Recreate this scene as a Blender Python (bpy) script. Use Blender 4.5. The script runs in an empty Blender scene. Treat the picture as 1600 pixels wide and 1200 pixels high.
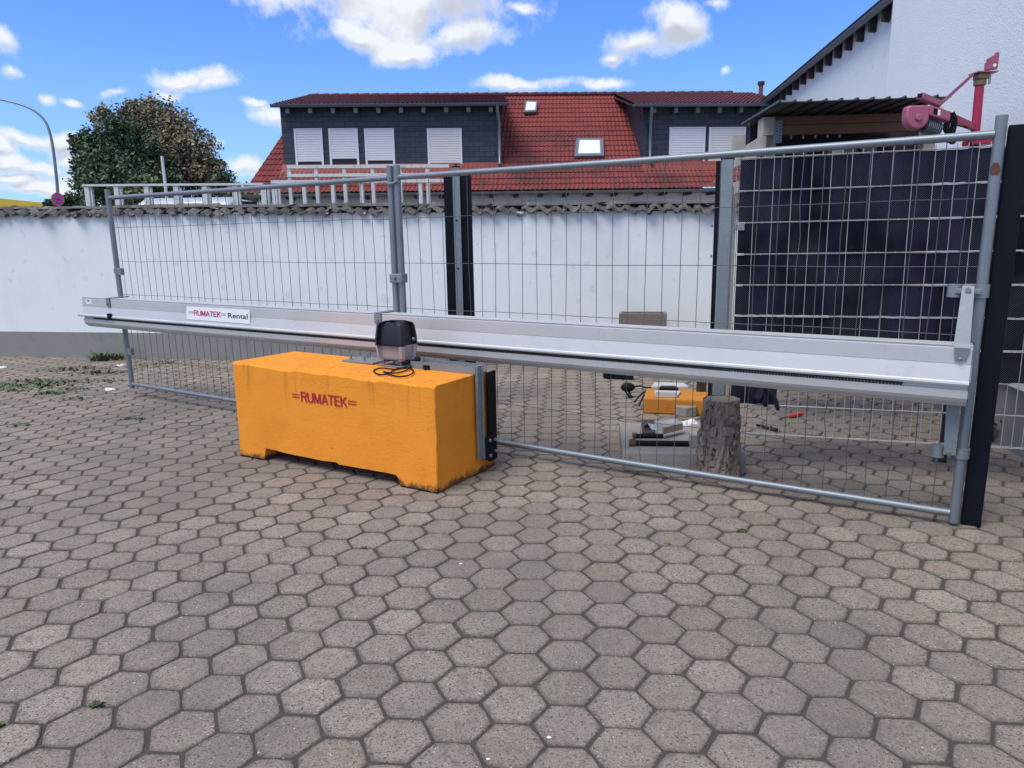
import bpy, math, random
import numpy as np
from mathutils import Vector as Vec
random.seed(7); rng = np.random.default_rng(7)
R = math.radians
sc = bpy.context.scene
# ------------------------------------------------------------------ camera
FPX, PITCH, ROLL, CH = 1105.3, .186929, .015934, 1.4
cp, sp, cr, sr = math.cos(PITCH), math.sin(PITCH), math.cos(ROLL), math.sin(ROLL)
fwd = np.array([0, cp, -sp]); dn0 = np.array([0, -sp, -cp]); rt0 = np.array([1., 0, 0])
RT = cr*rt0+sr*dn0; DN = -sr*rt0+cr*dn0
CAM = np.array([0, 0, CH])
cam = bpy.data.cameras.new('camera'); co = bpy.data.objects.new('camera', cam); sc.collection.objects.link(co)
from mathutils import Matrix
m = Matrix([[RT[i], -DN[i], -fwd[i], CAM[i]] for i in range(3)]+[[0, 0, 0, 1]])
co.matrix_world = m
cam.sensor_width = 36; cam.lens = FPX/1600*36; cam.clip_start = .05; cam.clip_end = 5000
sc.camera = co
# ------------------------------------------------------------------ pixel helpers (1600x1200 photo pixels -> rays)
def ray(x, y): return (x-800)/FPX*RT+(y-600)/FPX*DN+fwd
def gp(x, y, z=0.):
    d = ray(x, y); return CAM+d*((z-CH)/d[2])
def onp(px, P, n):
    d = ray(*px); return CAM+d*(((np.asarray(P)-CAM)@n)/(d@n))
def dirn(x, y):
    d = ray(x, y); return d/np.linalg.norm(d)
# ------------------------------------------------------------------ world: sky with cumulus
SUN_EL, SUN_AZ = R(61), math.atan2(-.68, -.62)      # azimuth from +Y towards +X
sunv = Vec((math.sin(SUN_AZ)*math.cos(SUN_EL), math.cos(SUN_AZ)*math.cos(SUN_EL), math.sin(SUN_EL)))
world = bpy.data.worlds.new('World'); sc.world = world; world.use_nodes = True
wt = world.node_tree; wt.nodes.clear()
def N(tree, typ, **k):
    n = tree.nodes.new(typ)
    for a, b in k.items(): setattr(n, a, b)
    return n
def math_(t, op, a, b=None, c=None, clamp=False):
    n = N(t, 'ShaderNodeMath', operation=op, use_clamp=clamp)
    for i, x in enumerate((a, b, c)):
        if x is None: continue
        if isinstance(x, (int, float)): n.inputs[i].default_value = x
        else: t.links.new(x, n.inputs[i])
    return n.outputs[0]
def vmath(t, op, a, b=None, scale=None):
    n = N(t, 'ShaderNodeVectorMath', operation=op)
    for i, x in enumerate((a, b)):
        if x is None: continue
        if isinstance(x, (tuple, list, np.ndarray)): n.inputs[i].default_value = tuple(float(q) for q in x)
        else: t.links.new(x, n.inputs[i])
    if scale is not None:
        if isinstance(scale, (int, float)): n.inputs['Scale'].default_value = scale
        else: t.links.new(scale, n.inputs['Scale'])
    return n.outputs['Value' if op in ('DOT_PRODUCT', 'LENGTH') else 'Vector']
def noise(t, vec, scale, detail=4, rough=.55, dist=0, out='Fac'):
    n = N(t, 'ShaderNodeTexNoise'); n.inputs['Scale'].default_value = scale; n.inputs['Detail'].default_value = detail
    n.inputs['Roughness'].default_value = rough; n.inputs['Distortion'].default_value = dist
    t.links.new(vec, n.inputs['Vector']); return n.outputs[out]
def ramp(t, x, lo, hi):
    n = N(t, 'ShaderNodeMapRange', interpolation_type='SMOOTHSTEP')
    n.inputs['From Min'].default_value = lo; n.inputs['From Max'].default_value = hi
    t.links.new(x, n.inputs['Value']); return n.outputs[0]
def mix(t, f, a, b, typ='MIX'):
    n = N(t, 'ShaderNodeMix', data_type='RGBA', blend_type=typ)
    for s, x in ((n.inputs[0], f), (n.inputs[6], a), (n.inputs[7], b)):
        if isinstance(x, (int, float)): s.default_value = x
        elif isinstance(x, (tuple, list)): s.default_value = (*x[:3], 1)
        else: t.links.new(x, s)
    return n.outputs[2]
sky = N(wt, 'ShaderNodeTexSky', sky_type='NISHITA', sun_disc=False)
sky.sun_elevation = SUN_EL; sky.sun_rotation = SUN_AZ; sky.air_density = 1.0; sky.dust_density = .35; sky.ozone_density = 3.0
tc = N(wt, 'ShaderNodeTexCoord'); D = tc.outputs['Generated']
warpn = noise(wt, D, 7, 4, .55, 0, 'Color')
warp = vmath(wt, 'SCALE', vmath(wt, 'SUBTRACT', warpn, (.5, .5, .5)), scale=.075)
fine = noise(wt, D, 17, 7, .66)
DW = vmath(wt, 'ADD', D, warp)
# cumulus puffs: photo pixel, half width px, half height px
puffs = [(610, 6, 200, 70), (470, -8, 100, 46), (715, 54, 84, 34), (640, 74, 70, 22), (550, 62, 70, 24), (800, 0, 34, 12),
         (1000, 76, 58, 30), (1065, 42, 48, 40), (965, 92, 30, 16), (1128, 2, 24, 12), (1132, 108, 14, 8),
         (292, 122, 72, 22), (266, 144, 34, 12), (330, 132, 34, 14), (185, 130, 26, 9), (105, 148, 28, 9), (60, 152, 16, 9),
         (2, 72, 32, 26), (5, 112, 20, 14), (6, 242, 26, 24), (105, 225, 36, 22), (65, 268, 40, 12), (20, 285, 60, 10), (90, 296, 60, 14),
         (40, 225, 60, 16), (60, 300, 80, 12), (120, 250, 40, 18), (10, 262, 50, 14), (120, 285, 40, 14), (430, 180, 48, 20), (330, 228, 34, 12), (385, 262, 44, 18), (820, 140, 90, 14), (950, 137, 60, 11), (390, 160, 22, 8)]
def cloud_density(vec, up=0.):
    # tangent plane of the northern sky (fixed in the world)
    w = math_(wt, 'MAXIMUM', vmath(wt, 'DOT_PRODUCT', vec, fwd), .15)
    cx = N(wt, 'ShaderNodeCombineXYZ'); wt.links.new(math_(wt, 'DIVIDE', vmath(wt, 'DOT_PRODUCT', vec, RT), w), cx.inputs[0])
    wt.links.new(math_(wt, 'DIVIDE', vmath(wt, 'DOT_PRODUCT', vec, DN), w), cx.inputs[1]); cur = None
    for (x, y, pw_, ph_) in puffs:
        n = N(wt, 'ShaderNodeVectorMath', operation='MULTIPLY_ADD'); wt.links.new(cx.outputs[0], n.inputs[0]); a, b = FPX/pw_*.93, FPX/ph_*.93
        n.inputs[1].default_value = (a, b, 0); n.inputs[2].default_value = (-(x-800)/FPX*a, -(y+up-600)/FPX*b, 0)
        k = .55+.45*min(1, (pw_*ph_/1500.)**.5)
        f = math_(wt, 'MULTIPLY_ADD', vmath(wt, 'LENGTH', n.outputs[0]), -k, k)
        cur = f if cur is None else math_(wt, 'MAXIMUM', cur, f)
    return cur
blob = cloud_density(DW); blob_up = cloud_density(DW, 13.)
# unseen cumulus over the rest of the sky, coverage raised for whiter ambient light
sep = N(wt, 'ShaderNodeSeparateXYZ'); wt.links.new(D, sep.inputs[0])
zz = math_(wt, 'MAXIMUM', math_(wt, 'ADD', sep.outputs[2], .12), .05)
flat = vmath(wt, 'SCALE', DW, scale=math_(wt, 'DIVIDE', 1.0, zz))
gen = math_(wt, 'MULTIPLY', math_(wt, 'SUBTRACT', noise(wt, flat, 1.1, 3, .5), .47), 6.0)
out_of_view = math_(wt, 'SUBTRACT', 1.0, ramp(wt, vmath(wt, 'DOT_PRODUCT', D, fwd), .62, .76))
gen = math_(wt, 'ADD', gen, math_(wt, 'MULTIPLY', math_(wt, 'SUBTRACT', out_of_view, 1.0), 6.0))
dens = math_(wt, 'MAXIMUM', blob, gen)
dens = math_(wt, 'ADD', dens, math_(wt, 'MULTIPLY', math_(wt, 'SUBTRACT', fine, .5), 2.1))
mask = ramp(wt, dens, -.10, .72)
mask = math_(wt, 'MULTIPLY', mask, ramp(wt, sep.outputs[2], -.01, .03))
under = math_(wt, 'MULTIPLY', math_(wt, 'SUBTRACT', blob_up, blob), 1.5)
core = math_(wt, 'ADD', math_(wt, 'ADD', under, .40), math_(wt, 'MULTIPLY', math_(wt, 'SUBTRACT', noise(wt, DW, 13, 4, .55), .46), 2.6))
core = math_(wt, 'MULTIPLY', ramp(wt, core, .05, 1.0), ramp(wt, dens, .1, .7))
ccol = mix(wt, core, (4.25, 4.35, 4.5), (2.6, 2.75, 3.1))
skyc = mix(wt, 1.0, sky.outputs[0], (.405, .615, 1.0), 'MULTIPLY')
hz = ramp(wt, sep.outputs[2], .30, .0)
skyc = mix(wt, math_(wt, 'MULTIPLY', hz, .5), skyc, (2.3, 3.3, 4.9))
final = mix(wt, math_(wt, 'MULTIPLY', mask, .96), skyc, ccol)
bg = N(wt, 'ShaderNodeBackground'); bg.inputs['Strength'].default_value = .1; wt.links.new(final, bg.inputs['Color'])
world.cycles.sampling_method = 'MANUAL'; world.cycles.sample_map_resolution = 512
sc.cycles.max_bounces = 5; sc.cycles.diffuse_bounces = 3; sc.cycles.glossy_bounces = 3
wo = N(wt, 'ShaderNodeOutputWorld'); wt.links.new(bg.outputs[0], wo.inputs[0])
# ------------------------------------------------------------------ sun (behind thin cloud: soft)
sl = bpy.data.lights.new('sun', 'SUN'); sl.energy = 1.5; sl.angle = R(34); sl.color = (1, .945, .80)
so = bpy.data.objects.new('sun', sl); sc.collection.objects.link(so)
so.rotation_euler = sunv.to_track_quat('Z', 'Y').to_euler()
vs = sc.view_settings; vs.view_transform = 'Standard'; vs.look = 'None'; vs.exposure = 1.14; vs.gamma = 1; vs.use_curve_mapping = False
# ------------------------------------------------------------------ object helpers
ORG = {}
def tag(o, label=None, cat=None, group=None, kind=None):
    for k, v in (('label', label), ('category', cat), ('group', group), ('kind', kind)):
        if v: o[k] = v
    return o
def thing(name, loc, label, cat, group=None):
    o = bpy.data.objects.new(name, None); o.empty_display_size = .1; sc.collection.objects.link(o)
    o.location = [float(q) for q in loc]; ORG[o.name] = np.array(loc, float)
    return tag(o, label, cat, group)
class MB:
    def __init__(s): s.v = []; s.f = []; s.tone = []; s.edge = []
    def add(s, vs, fs):
        o = len(s.v); s.v += [tuple(float(q) for q in v) for v in vs]; s.f += [tuple(i+o for i in f) for f in fs]; return s
    def hexa(s, c8):
        return s.add(c8, [(0, 3, 2, 1), (4, 5, 6, 7), (0, 1, 5, 4), (1, 2, 6, 5), (2, 3, 7, 6), (3, 0, 4, 7)])
    def box(s, a, b, fr=None):
        (x0, y0, z0), (x1, y1, z1) = a, b; fr = fr or (lambda x, y, z: (x, y, z))
        return s.hexa([fr(*p) for p in ((x0, y0, z0), (x1, y0, z0), (x1, y1, z0), (x0, y1, z0), (x0, y0, z1), (x1, y0, z1), (x1, y1, z1), (x0, y1, z1))])
    def slab(s, quad, off):      # quad of 4 world points, thickened by vector off
        q = [np.array(p) for p in quad]; return s.hexa(q+[p+np.array(off) for p in q])
    def prism(s, poly, t0, t1, fn):   # polygon (a,b) extruded in t; fn(a,b,t)->world
        n = len(poly); vs = [fn(a, b, t0) for a, b in poly]+[fn(a, b, t1) for a, b in poly]
        return s.add(vs, [tuple(range(n-1, -1, -1)), tuple(range(n, 2*n))]+[(i, (i+1) % n, n+(i+1) % n, n+i) for i in range(n)])
    def tube(s, pts, r, n=8, cap=True):
        pts = [np.array(p, float) for p in pts]; k = len(pts); rs = list(np.interp(np.linspace(0, 1, k), np.linspace(0, 1, len(r)), r)) if hasattr(r, '__len__') else [r]*k
        vs = []; fs = []; prev = None
        for i, p in enumerate(pts):
            t = pts[min(i+1, k-1)]-pts[max(i-1, 0)]; t /= np.linalg.norm(t)+1e-12
            a = prev if prev is not None else (np.array([0, 0, 1.]) if abs(t[2]) < .9 else np.array([1., 0, 0]))
            a = a-t*(a@t); a /= np.linalg.norm(a)+1e-12; prev = a; b = np.cross(t, a)
            for j in range(n):
                w = 2*math.pi*j/n; vs.append(p+rs[i]*(math.cos(w)*a+math.sin(w)*b))
        for i in range(k-1):
            for j in range(n):
                fs.append((i*n+j, i*n+(j+1) % n, (i+1)*n+(j+1) % n, (i+1)*n+j))
        if cap: fs += [tuple(range(n-1, -1, -1)), tuple((k-1)*n+j for j in range(n))]
        return s.add(vs, fs)
    def sphere(s, c, r, n=10, k=6):
        c = np.array(c); r = np.array(r)*np.ones(3); vs = [c+r*np.array([0, 0, -1.])]
        for i in range(1, k):
            a = math.pi*i/k-math.pi/2
            for j in range(n):
                w = 2*math.pi*j/n; vs.append(c+r*np.array([math.cos(a)*math.cos(w), math.cos(a)*math.sin(w), math.sin(a)]))
        vs.append(c+r*np.array([0, 0, 1.])); L = len(vs)-1
        fs = [(0, 1+(j+1) % n, 1+j) for j in range(n)]+[(L, L-n+j, L-n+(j+1) % n) for j in range(n)]
        for i in range(k-2):
            for j in range(n): fs.append((1+i*n+j, 1+i*n+(j+1) % n, 1+(i+1)*n+(j+1) % n, 1+(i+1)*n+j))
        return s.add(vs, fs)
    def build(s, name, mat, parent=None, smooth=None, bevel=0, label=None, cat=None, group=None, kind=None, org=None):
        me = bpy.data.meshes.new(name); V = np.array(s.v, float)
        if parent is not None: O = ORG[parent.name]
        elif org is not None: O = np.array(org, float)
        else: O = np.array([V[:, 0].mean(), V[:, 1].mean(), V[:, 2].min()])
        me.from_pydata((V-O).tolist(), [], s.f)
        if s.tone:
            at = me.attributes.new('tone', 'FLOAT', 'FACE'); at.data.foreach_set('value', s.tone)
        if s.edge:
            at = me.attributes.new('edge', 'FLOAT', 'POINT'); at.data.foreach_set('value', s.edge)
        if mat: me.materials.append(mat)
        if smooth is not None:
            me.shade_smooth(); me.set_sharp_from_angle(angle=R(smooth))
        o = bpy.data.objects.new(name, me); sc.collection.objects.link(o); ORG[o.name] = O
        if parent is not None: o.parent = parent
        else: o.location = O.tolist()
        if bevel:
            b = o.modifiers.new('bevel', 'BEVEL'); b.width = bevel; b.segments = 2; b.limit_method = 'ANGLE'; b.angle_limit = R(40)
        return tag(o, label, cat, group, kind)
def frame(O, ex, ey, ez):
    O, ex, ey, ez = map(lambda q: np.array(q, float), (O, ex, ey, ez))
    return lambda x, y, z: O+ex*x+ey*y+ez*z
# ------------------------------------------------------------------ materials
def mk(name, col, rough=.6, metal=0, var=.15, vs=4., bump=.15, bs=90., dirt=None, dirtamt=.4, ds=3., dlo=.52, dhi=.75, spec=.5, streak=0, tone=0, speck=None, coat=0, hue=0):
    M = bpy.data.materials.new(name); M.use_nodes = True; t = M.node_tree; b = t.nodes['Principled BSDF']
    pos = N(t, 'ShaderNodeNewGeometry').outputs['Position']
    n1 = noise(t, pos, vs, 4, .6)
    c = mix(t, n1, tuple(q*(1-var) for q in col), tuple(min(1, q*(1+var)) for q in col))
    if tone:
        a = N(t, 'ShaderNodeAttribute', attribute_name='tone').outputs['Fac']
        oi = N(t, 'ShaderNodeObjectInfo').outputs['Random']
        k = math_(t, 'ADD', a, math_(t, 'MULTIPLY', math_(t, 'SUBTRACT', oi, .5), .25))
        k = math_(t, 'ADD', 1.0, math_(t, 'MULTIPLY', k, tone))
        c = mix(t, 1.0, c, vmath(t, 'SCALE', (1, 1, 1), scale=k), 'MULTIPLY')
        if hue:
            hf = math_(t, 'FRACT', math_(t, 'ADD', math_(t, 'MULTIPLY', a, 3.7), math_(t, 'MULTIPLY', oi, 5.3)))
            c = mix(t, 1.0, c, mix(t, hf, (.975, .995, 1.0), (1.025, 1.0, .965)), 'MULTIPLY')
            ed = N(t, 'ShaderNodeAttribute', attribute_name='edge').outputs['Fac']      # moss and grit creeping in from the joints
            em = ramp(t, math_(t, 'ADD', ed, math_(t, 'MULTIPLY', math_(t, 'SUBTRACT', noise(t, pos, 30, 5, .7), .5), .95)), .80, 1.12)
            c = mix(t, math_(t, 'MULTIPLY', em, .72), c, (.095, .086, .072))
    if streak:
        mp = N(t, 'ShaderNodeMapping'); mp.inputs['Scale'].default_value = (14, 14, .7); t.links.new(pos, mp.inputs[0])
        sn = ramp(t, noise(t, mp.outputs[0], 2.2, 5, .6), .5, .8)
        c = mix(t, math_(t, 'MULTIPLY', sn, streak), c, tuple(q*.45 for q in col))
    if dirt:
        dn = ramp(t, noise(t, pos, ds, 6, .68), dlo, dhi)
        c = mix(t, math_(t, 'MULTIPLY', dn, dirtamt), c, dirt)
    if speck:
        for (scale, lo, hi, colr, amt) in speck:
            c = mix(t, math_(t, 'MULTIPLY', ramp(t, noise(t, pos, scale, 2, .5), lo, hi), amt), c, colr)
    t.links.new(c, b.inputs['Base Color'])
    rr = N(t, 'ShaderNodeMapRange'); t.links.new(n1, rr.inputs[0]); rr.inputs[3].default_value = max(.05, rough-.1); rr.inputs[4].default_value = min(1, rough+.1)
    t.links.new(rr.outputs[0], b.inputs['Roughness'])
    b.inputs['Metallic'].default_value = metal; b.inputs['Specular IOR Level'].default_value = spec
    if coat: b.inputs['Coat Weight'].default_value = coat
    if bump:
        bn = N(t, 'ShaderNodeBump'); bn.inputs['Strength'].default_value = bump; bn.inputs['Distance'].default_value = .01
        t.links.new(noise(t, pos, bs, 4, .65), bn.inputs['Height']); t.links.new(bn.outputs[0], b.inputs['Normal'])
    return M
M_paver = mk('paver_concrete', (.312, .258, .213), .92, var=.17, vs=11, bump=.6, bs=120, dirt=(.135, .13, .112), dirtamt=.6, ds=1.3, dlo=.44, dhi=.70, spec=.2, tone=.17, hue=1,
             speck=((90, .60, .66, (.075, .064, .056), .9), (120, .57, .66, (.10, .085, .075), .85), (95, .675, .71, (.62, .58, .54), .85), (210, .52, .66, (.13, .108, .095), .6), (26, .52, .70, (.16, .142, .122), .6), (.55, .46, .62, (.16, .142, .122), .42), (240, .62, .70, (.46, .41, .37), .55)))
M_joint = mk('joint_sand', (.092, .080, .069), .95, var=.35, vs=30, bump=.8, bs=140, spec=.1, speck=((180, .66, .75, (.2, .18, .15), .5),))
M_ground = mk('ground_earth', (.11, .10, .085), .95, var=.2, vs=.5, bump=.3, bs=8)
M_wall = mk('white_render', (.76, .785, .79), .9, var=.035, vs=1.3, bump=.12, bs=60, dirt=(.58, .585, .58), dirtamt=.45, ds=1.0, dlo=.52, dhi=.78, streak=.07, speck=((7, .66, .70, (.60, .61, .61), .5), (38, .73, .75, (.42, .42, .41), .6)))
M_plinth = mk('plinth_grey', (.235, .23, .22), .9, var=.09, vs=2, bump=.2, bs=70, dirt=(.14, .13, .115), dirtamt=.5, ds=2.4)
M_cope = mk('weathered_tile', (.105, .098, .09), .93, var=.45, vs=14, bump=.9, bs=60, dirt=(.30, .29, .26), dirtamt=.6, ds=11, dlo=.56, dhi=.68, tone=.3)
M_galv = mk('galvanised_steel', (.25, .28, .295), .6, .55, var=.16, vs=22, bump=.05, bs=200, dirt=(.34, .37, .385), dirtamt=.45, ds=40, dlo=.5, dhi=.7)
M_pipe = mk('galvanised_pipe', (.235, .265, .29), .5, .6, var=.12, vs=9, bump=.05, bs=150, dirt=(.15, .16, .17), dirtamt=.3, ds=6)
M_wire = mk('wire_grey', (.12, .125, .13), .55, .5, var=.1, bump=0)
M_rod = mk('galvanised_rod', (.40, .41, .42), .5, .35, var=.2, vs=12, bump=0)
M_alu = mk('aluminium', (.60, .60, .59), .52, .35, var=.06, vs=3, bump=.03, bs=120, dirt=(.45, .46, .48), dirtamt=.4, ds=2.2, dlo=.5, dhi=.75, speck=((26, .66, .72, (.46, .46, .46), .35),))
M_black = mk('black_steel', (.0045, .0065, .0125), .6, 0, var=.2, vs=6, bump=.04, bs=60, dirt=(.03, .03, .033), dirtamt=.3, ds=9, dlo=.62, dhi=.8, spec=.16)
M_rubber = mk('black_rubber', (.009, .009, .010), .75, var=.3, bump=.2, bs=80, spec=.2)
M_rack = mk('rack_steel', (.028, .03, .034), .5, .4, var=.2, bump=0)
def orange():
    M = bpy.data.materials.new('orange_paint'); M.use_nodes = True; t = M.node_tree; b = t.nodes['Principled BSDF']
    pos = N(t, 'ShaderNodeNewGeometry').outputs['Position']; s_ = N(t, 'ShaderNodeSeparateXYZ'); t.links.new(pos, s_.inputs[0]); z = s_.outputs[2]
    c = mix(t, noise(t, pos, 4, 6, .6), (.79, .262, .024), (.90, .335, .035))
    mp = N(t, 'ShaderNodeMapping'); mp.inputs['Scale'].default_value = (16, 16, .5); t.links.new(pos, mp.inputs[0])
    run = ramp(t, noise(t, mp.outputs[0], 2.0, 5, .65), .50, .72)                     # run-off stains below the rim
    fall = ramp(t, math_(t, 'ADD', z, math_(t, 'MULTIPLY', math_(t, 'SUBTRACT', noise(t, mp.outputs[0], .8, 2, .5), .5), .5)), .40, .66)
    c = mix(t, math_(t, 'MULTIPLY', math_(t, 'MULTIPLY', run, fall), .42), c, (.20, .085, .020))
    c = mix(t, math_(t, 'MULTIPLY', ramp(t, noise(t, pos, 2.6, 7, .65), .50, .78), .38), c, (.52, .185, .030))
    mh = N(t, 'ShaderNodeMapping'); mh.inputs['Scale'].default_value = (2, 2, 34); mh.inputs['Rotation'].default_value = (.0, .05, 0); t.links.new(pos, mh.inputs[0])
    c = mix(t, math_(t, 'MULTIPLY', ramp(t, noise(t, mh.outputs[0], 1.6, 3, .5), .55, .75), .16), c, (.50, .16, .03))   # shutter-board lines
    grime = ramp(t, math_(t, 'SUBTRACT', math_(t, 'MULTIPLY', noise(t, pos, 16, 5, .7), .13), z), .01, .055)     # splash dirt on the feet
    c = mix(t, math_(t, 'MULTIPLY', grime, .9), c, (.045, .035, .022))
    for sc_, lo, hi, col, am in ((60, .735, .755, (.12, .055, .02), .8), (110, .70, .75, (.46, .17, .03), .35), (30, .74, .76, (.20, .09, .03), .7)):
        c = mix(t, math_(t, 'MULTIPLY', ramp(t, noise(t, pos, sc_, 2, .5), lo, hi), am), c, col)
    t.links.new(c, b.inputs['Base Color']); b.inputs['Roughness'].default_value = .8; b.inputs['Specular IOR Level'].default_value = .2
    bn = N(t, 'ShaderNodeBump'); bn.inputs['Strength'].default_value = .45; bn.inputs['Distance'].default_value = .008
    t.links.new(noise(t, pos, 60, 6, .7), bn.inputs['Height']); t.links.new(bn.outputs[0], b.inputs['Normal']); return M
M_orange = orange()
M_orange2 = mk('shaded_orange_paint', (.50, .205, .035), .85, var=.15, vs=9, bump=.5, bs=60, dirt=(.22, .10, .03), dirtamt=.6, ds=7, spec=.15)  # shade put into the base colour, with mottled dirt over it
M_red = mk('red_stencil', (.40, .012, .028), .7, var=.2, vs=40, bump=.1)
M_redprint = mk('red_print', (.50, .02, .09), .5, var=.05, bump=0)
M_blackprint = mk('black_print', (.012, .014, .022), .5, var=.05, bump=0)
M_label = mk('label_white', (.78, .79, .80), .45, var=.03, bump=0)
M_mgrey = mk('motor_grey_plastic', (.36, .36, .38), .5, var=.04, bump=.05, bs=300)
M_mblack = mk('motor_black_plastic', (.013, .016, .024), .42, var=.1, bump=.05, bs=300)
M_conc = mk('concrete', (.285, .26, .228), .93, var=.2, vs=8, bump=.6, bs=80, dirt=(.14, .135, .12), dirtamt=.55, ds=5, speck=((60, .64, .72, (.10, .095, .085), .6),))
M_concbrown = mk('concrete_brown', (.19, .165, .14), .93, var=.25, vs=9, bump=.6, bs=70, dirt=(.09, .08, .07), dirtamt=.5, ds=6)
def bark():
    M = bpy.data.materials.new('bark'); M.use_nodes = True; t = M.node_tree; b = t.nodes['Principled BSDF']
    pos = N(t, 'ShaderNodeNewGeometry').outputs['Position']; mp = N(t, 'ShaderNodeMapping'); mp.inputs['Scale'].default_value = (1, 1, .3); t.links.new(pos, mp.inputs[0])
    f = noise(t, mp.outputs[0], 34, 6, .7, .6); g = noise(t, pos, 12, 4, .6)
    c = mix(t, g, (.19, .148, .118), (.40, .335, .275)); c = mix(t, ramp(t, f, .46, .36), c, (.022, .017, .014)); c = mix(t, math_(t, 'MULTIPLY', ramp(t, noise(t, pos, 70, 3, .6), .6, .7), .5), c, (.34, .31, .27))
    t.links.new(c, b.inputs['Base Color']); b.inputs['Roughness'].default_value = .95; b.inputs['Specular IOR Level'].default_value = .1
    bn = N(t, 'ShaderNodeBump'); bn.inputs['Strength'].default_value = 1.; bn.inputs['Distance'].default_value = .025; t.links.new(f, bn.inputs['Height']); t.links.new(bn.outputs[0], b.inputs['Normal']); return M
M_bark = bark()
M_wood = mk('grey_wood', (.33, .28, .22), .85, var=.25, vs=18, bump=.3, bs=60)
M_woodp = mk('pale_timber', (.42, .38, .32), .8, var=.2, vs=10, bump=.3, bs=50, dirt=(.25, .22, .18), dirtamt=.5, ds=7)
M_woodb = mk('brown_timber', (.165, .082, .052), .7, var=.25, vs=6, bump=.2, bs=40, dirt=(.16, .075, .045), dirtamt=.5, ds=4)
M_roofm = mk('roof_sheet_dark', (.055, .058, .058), .5, .3, var=.2, bump=.05)
M_tile = mk('red_roof_tile', (.225, .054, .050), .75, spec=.12, var=.18, vs=2.5, bump=.25, bs=30, dirt=(.085, .04, .04), dirtamt=.8, ds=.5, dlo=.44, dhi=.66, speck=((9, .55, .75, (.28, .075, .066), .5),))
M_tiled = mk('dark_red_tile', (.105, .036, .041), .75, spec=.15, var=.25, vs=1.5, bump=.2, bs=30, dirt=(.08, .045, .05), dirtamt=.6, ds=1.2)
M_apron = mk('orange_apron', (.215, .05, .042), .6, var=.15, vs=3, bump=.1, bs=20)
M_fascia = mk('grey_gutter', (.15, .185, .225), .45, .4, var=.1, vs=2, bump=0)
M_zinc = mk('zinc_pipe', (.20, .235, .27), .45, .5, var=.12, vs=3, bump=0)
M_darkwood = mk('dark_rafter', (.035, .022, .028), .7, var=.2, bump=.1)
M_frame = mk('white_window_frame', (.76, .77, .80), .4, var=.02, bump=0)
M_shut = mk('white_shutter', (.80, .80, .81), .5, var=.03, vs=2, bump=0)
M_shut2 = mk('cream_shutter', (.78, .765, .72), .5, var=.03, vs=2, bump=0)
M_glass = mk('dark_glass', (.012, .016, .022), .12, 0, var=.1, bump=0, spec=.3)
M_skyglass = mk('sky_reflection_pane', (.82, .85, .87), .1, 0, var=.02, bump=0, coat=.6)  # bright sky reflection put into the white pane colour
M_pink = mk('pink_paint', (.36, .095, .165), .5, var=.1, vs=9, bump=.05, bs=80, dirt=(.26, .08, .13), dirtamt=.4, ds=14)
M_crim = mk('crimson_paint', (.37, .010, .055), .38, var=.1, vs=9, bump=.03, coat=.2)
M_brass = mk('dirty_brass', (.22, .16, .09), .5, .6, var=.3, vs=30, bump=.2)
M_rust = mk('rust', (.115, .055, .032), .9, var=.4, vs=40, bump=.4)
M_whitep = mk('chipped_white_paint', (.57, .57, .55), .7, var=.1, vs=12, bump=.2, bs=60, dirt=(.28, .25, .20), dirtamt=.7, ds=14, dlo=.56, dhi=.68)
M_vanw = mk('van_white', (.50, .51, .53), .3, var=.02, bump=0, coat=.4)
M_tyre = mk('tyre', (.02, .02, .02), .85, var=.1, bump=.1)
M_yellow = mk('yellow_cladding', (.62, .42, .035), .6, var=.06, bump=.05)
M_leafd = mk('leaf_dark', (.058, .098, .044), .6, var=.5, vs=1.2, bump=0, tone=.5)
M_leafb = mk('leaf_olive', (.205, .180, .105), .65, var=.4, vs=1.0, bump=0, tone=.45)
M_leafg = mk('leaf_green', (.075, .115, .03), .6, var=.4, vs=2.5, bump=0, tone=.4)
M_weed = mk('weed_green', (.085, .118, .045), .65, var=.5, vs=20, bump=0, tone=.4)
M_trunk = mk('tree_trunk', (.07, .055, .042), .9, var=.3, bump=.6, bs=12)
M_blue = mk('sign_blue', (.03, .07, .32), .4, var=.03, bump=0)
M_signred = mk('sign_red', (.5, .02, .05), .4, var=.03, bump=0)
M_paper = mk('white_paper', (.78, .77, .74), .7, var=.05, bump=.1)
M_redh = mk('red_handle', (.62, .025, .02), .35, var=.05, bump=0)
M_darkst = mk('dark_steel', (.055, .045, .04), .6, .5, var=.4, vs=30, bump=.2, dirt=(.10, .06, .04), dirtamt=.5, ds=30)
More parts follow.
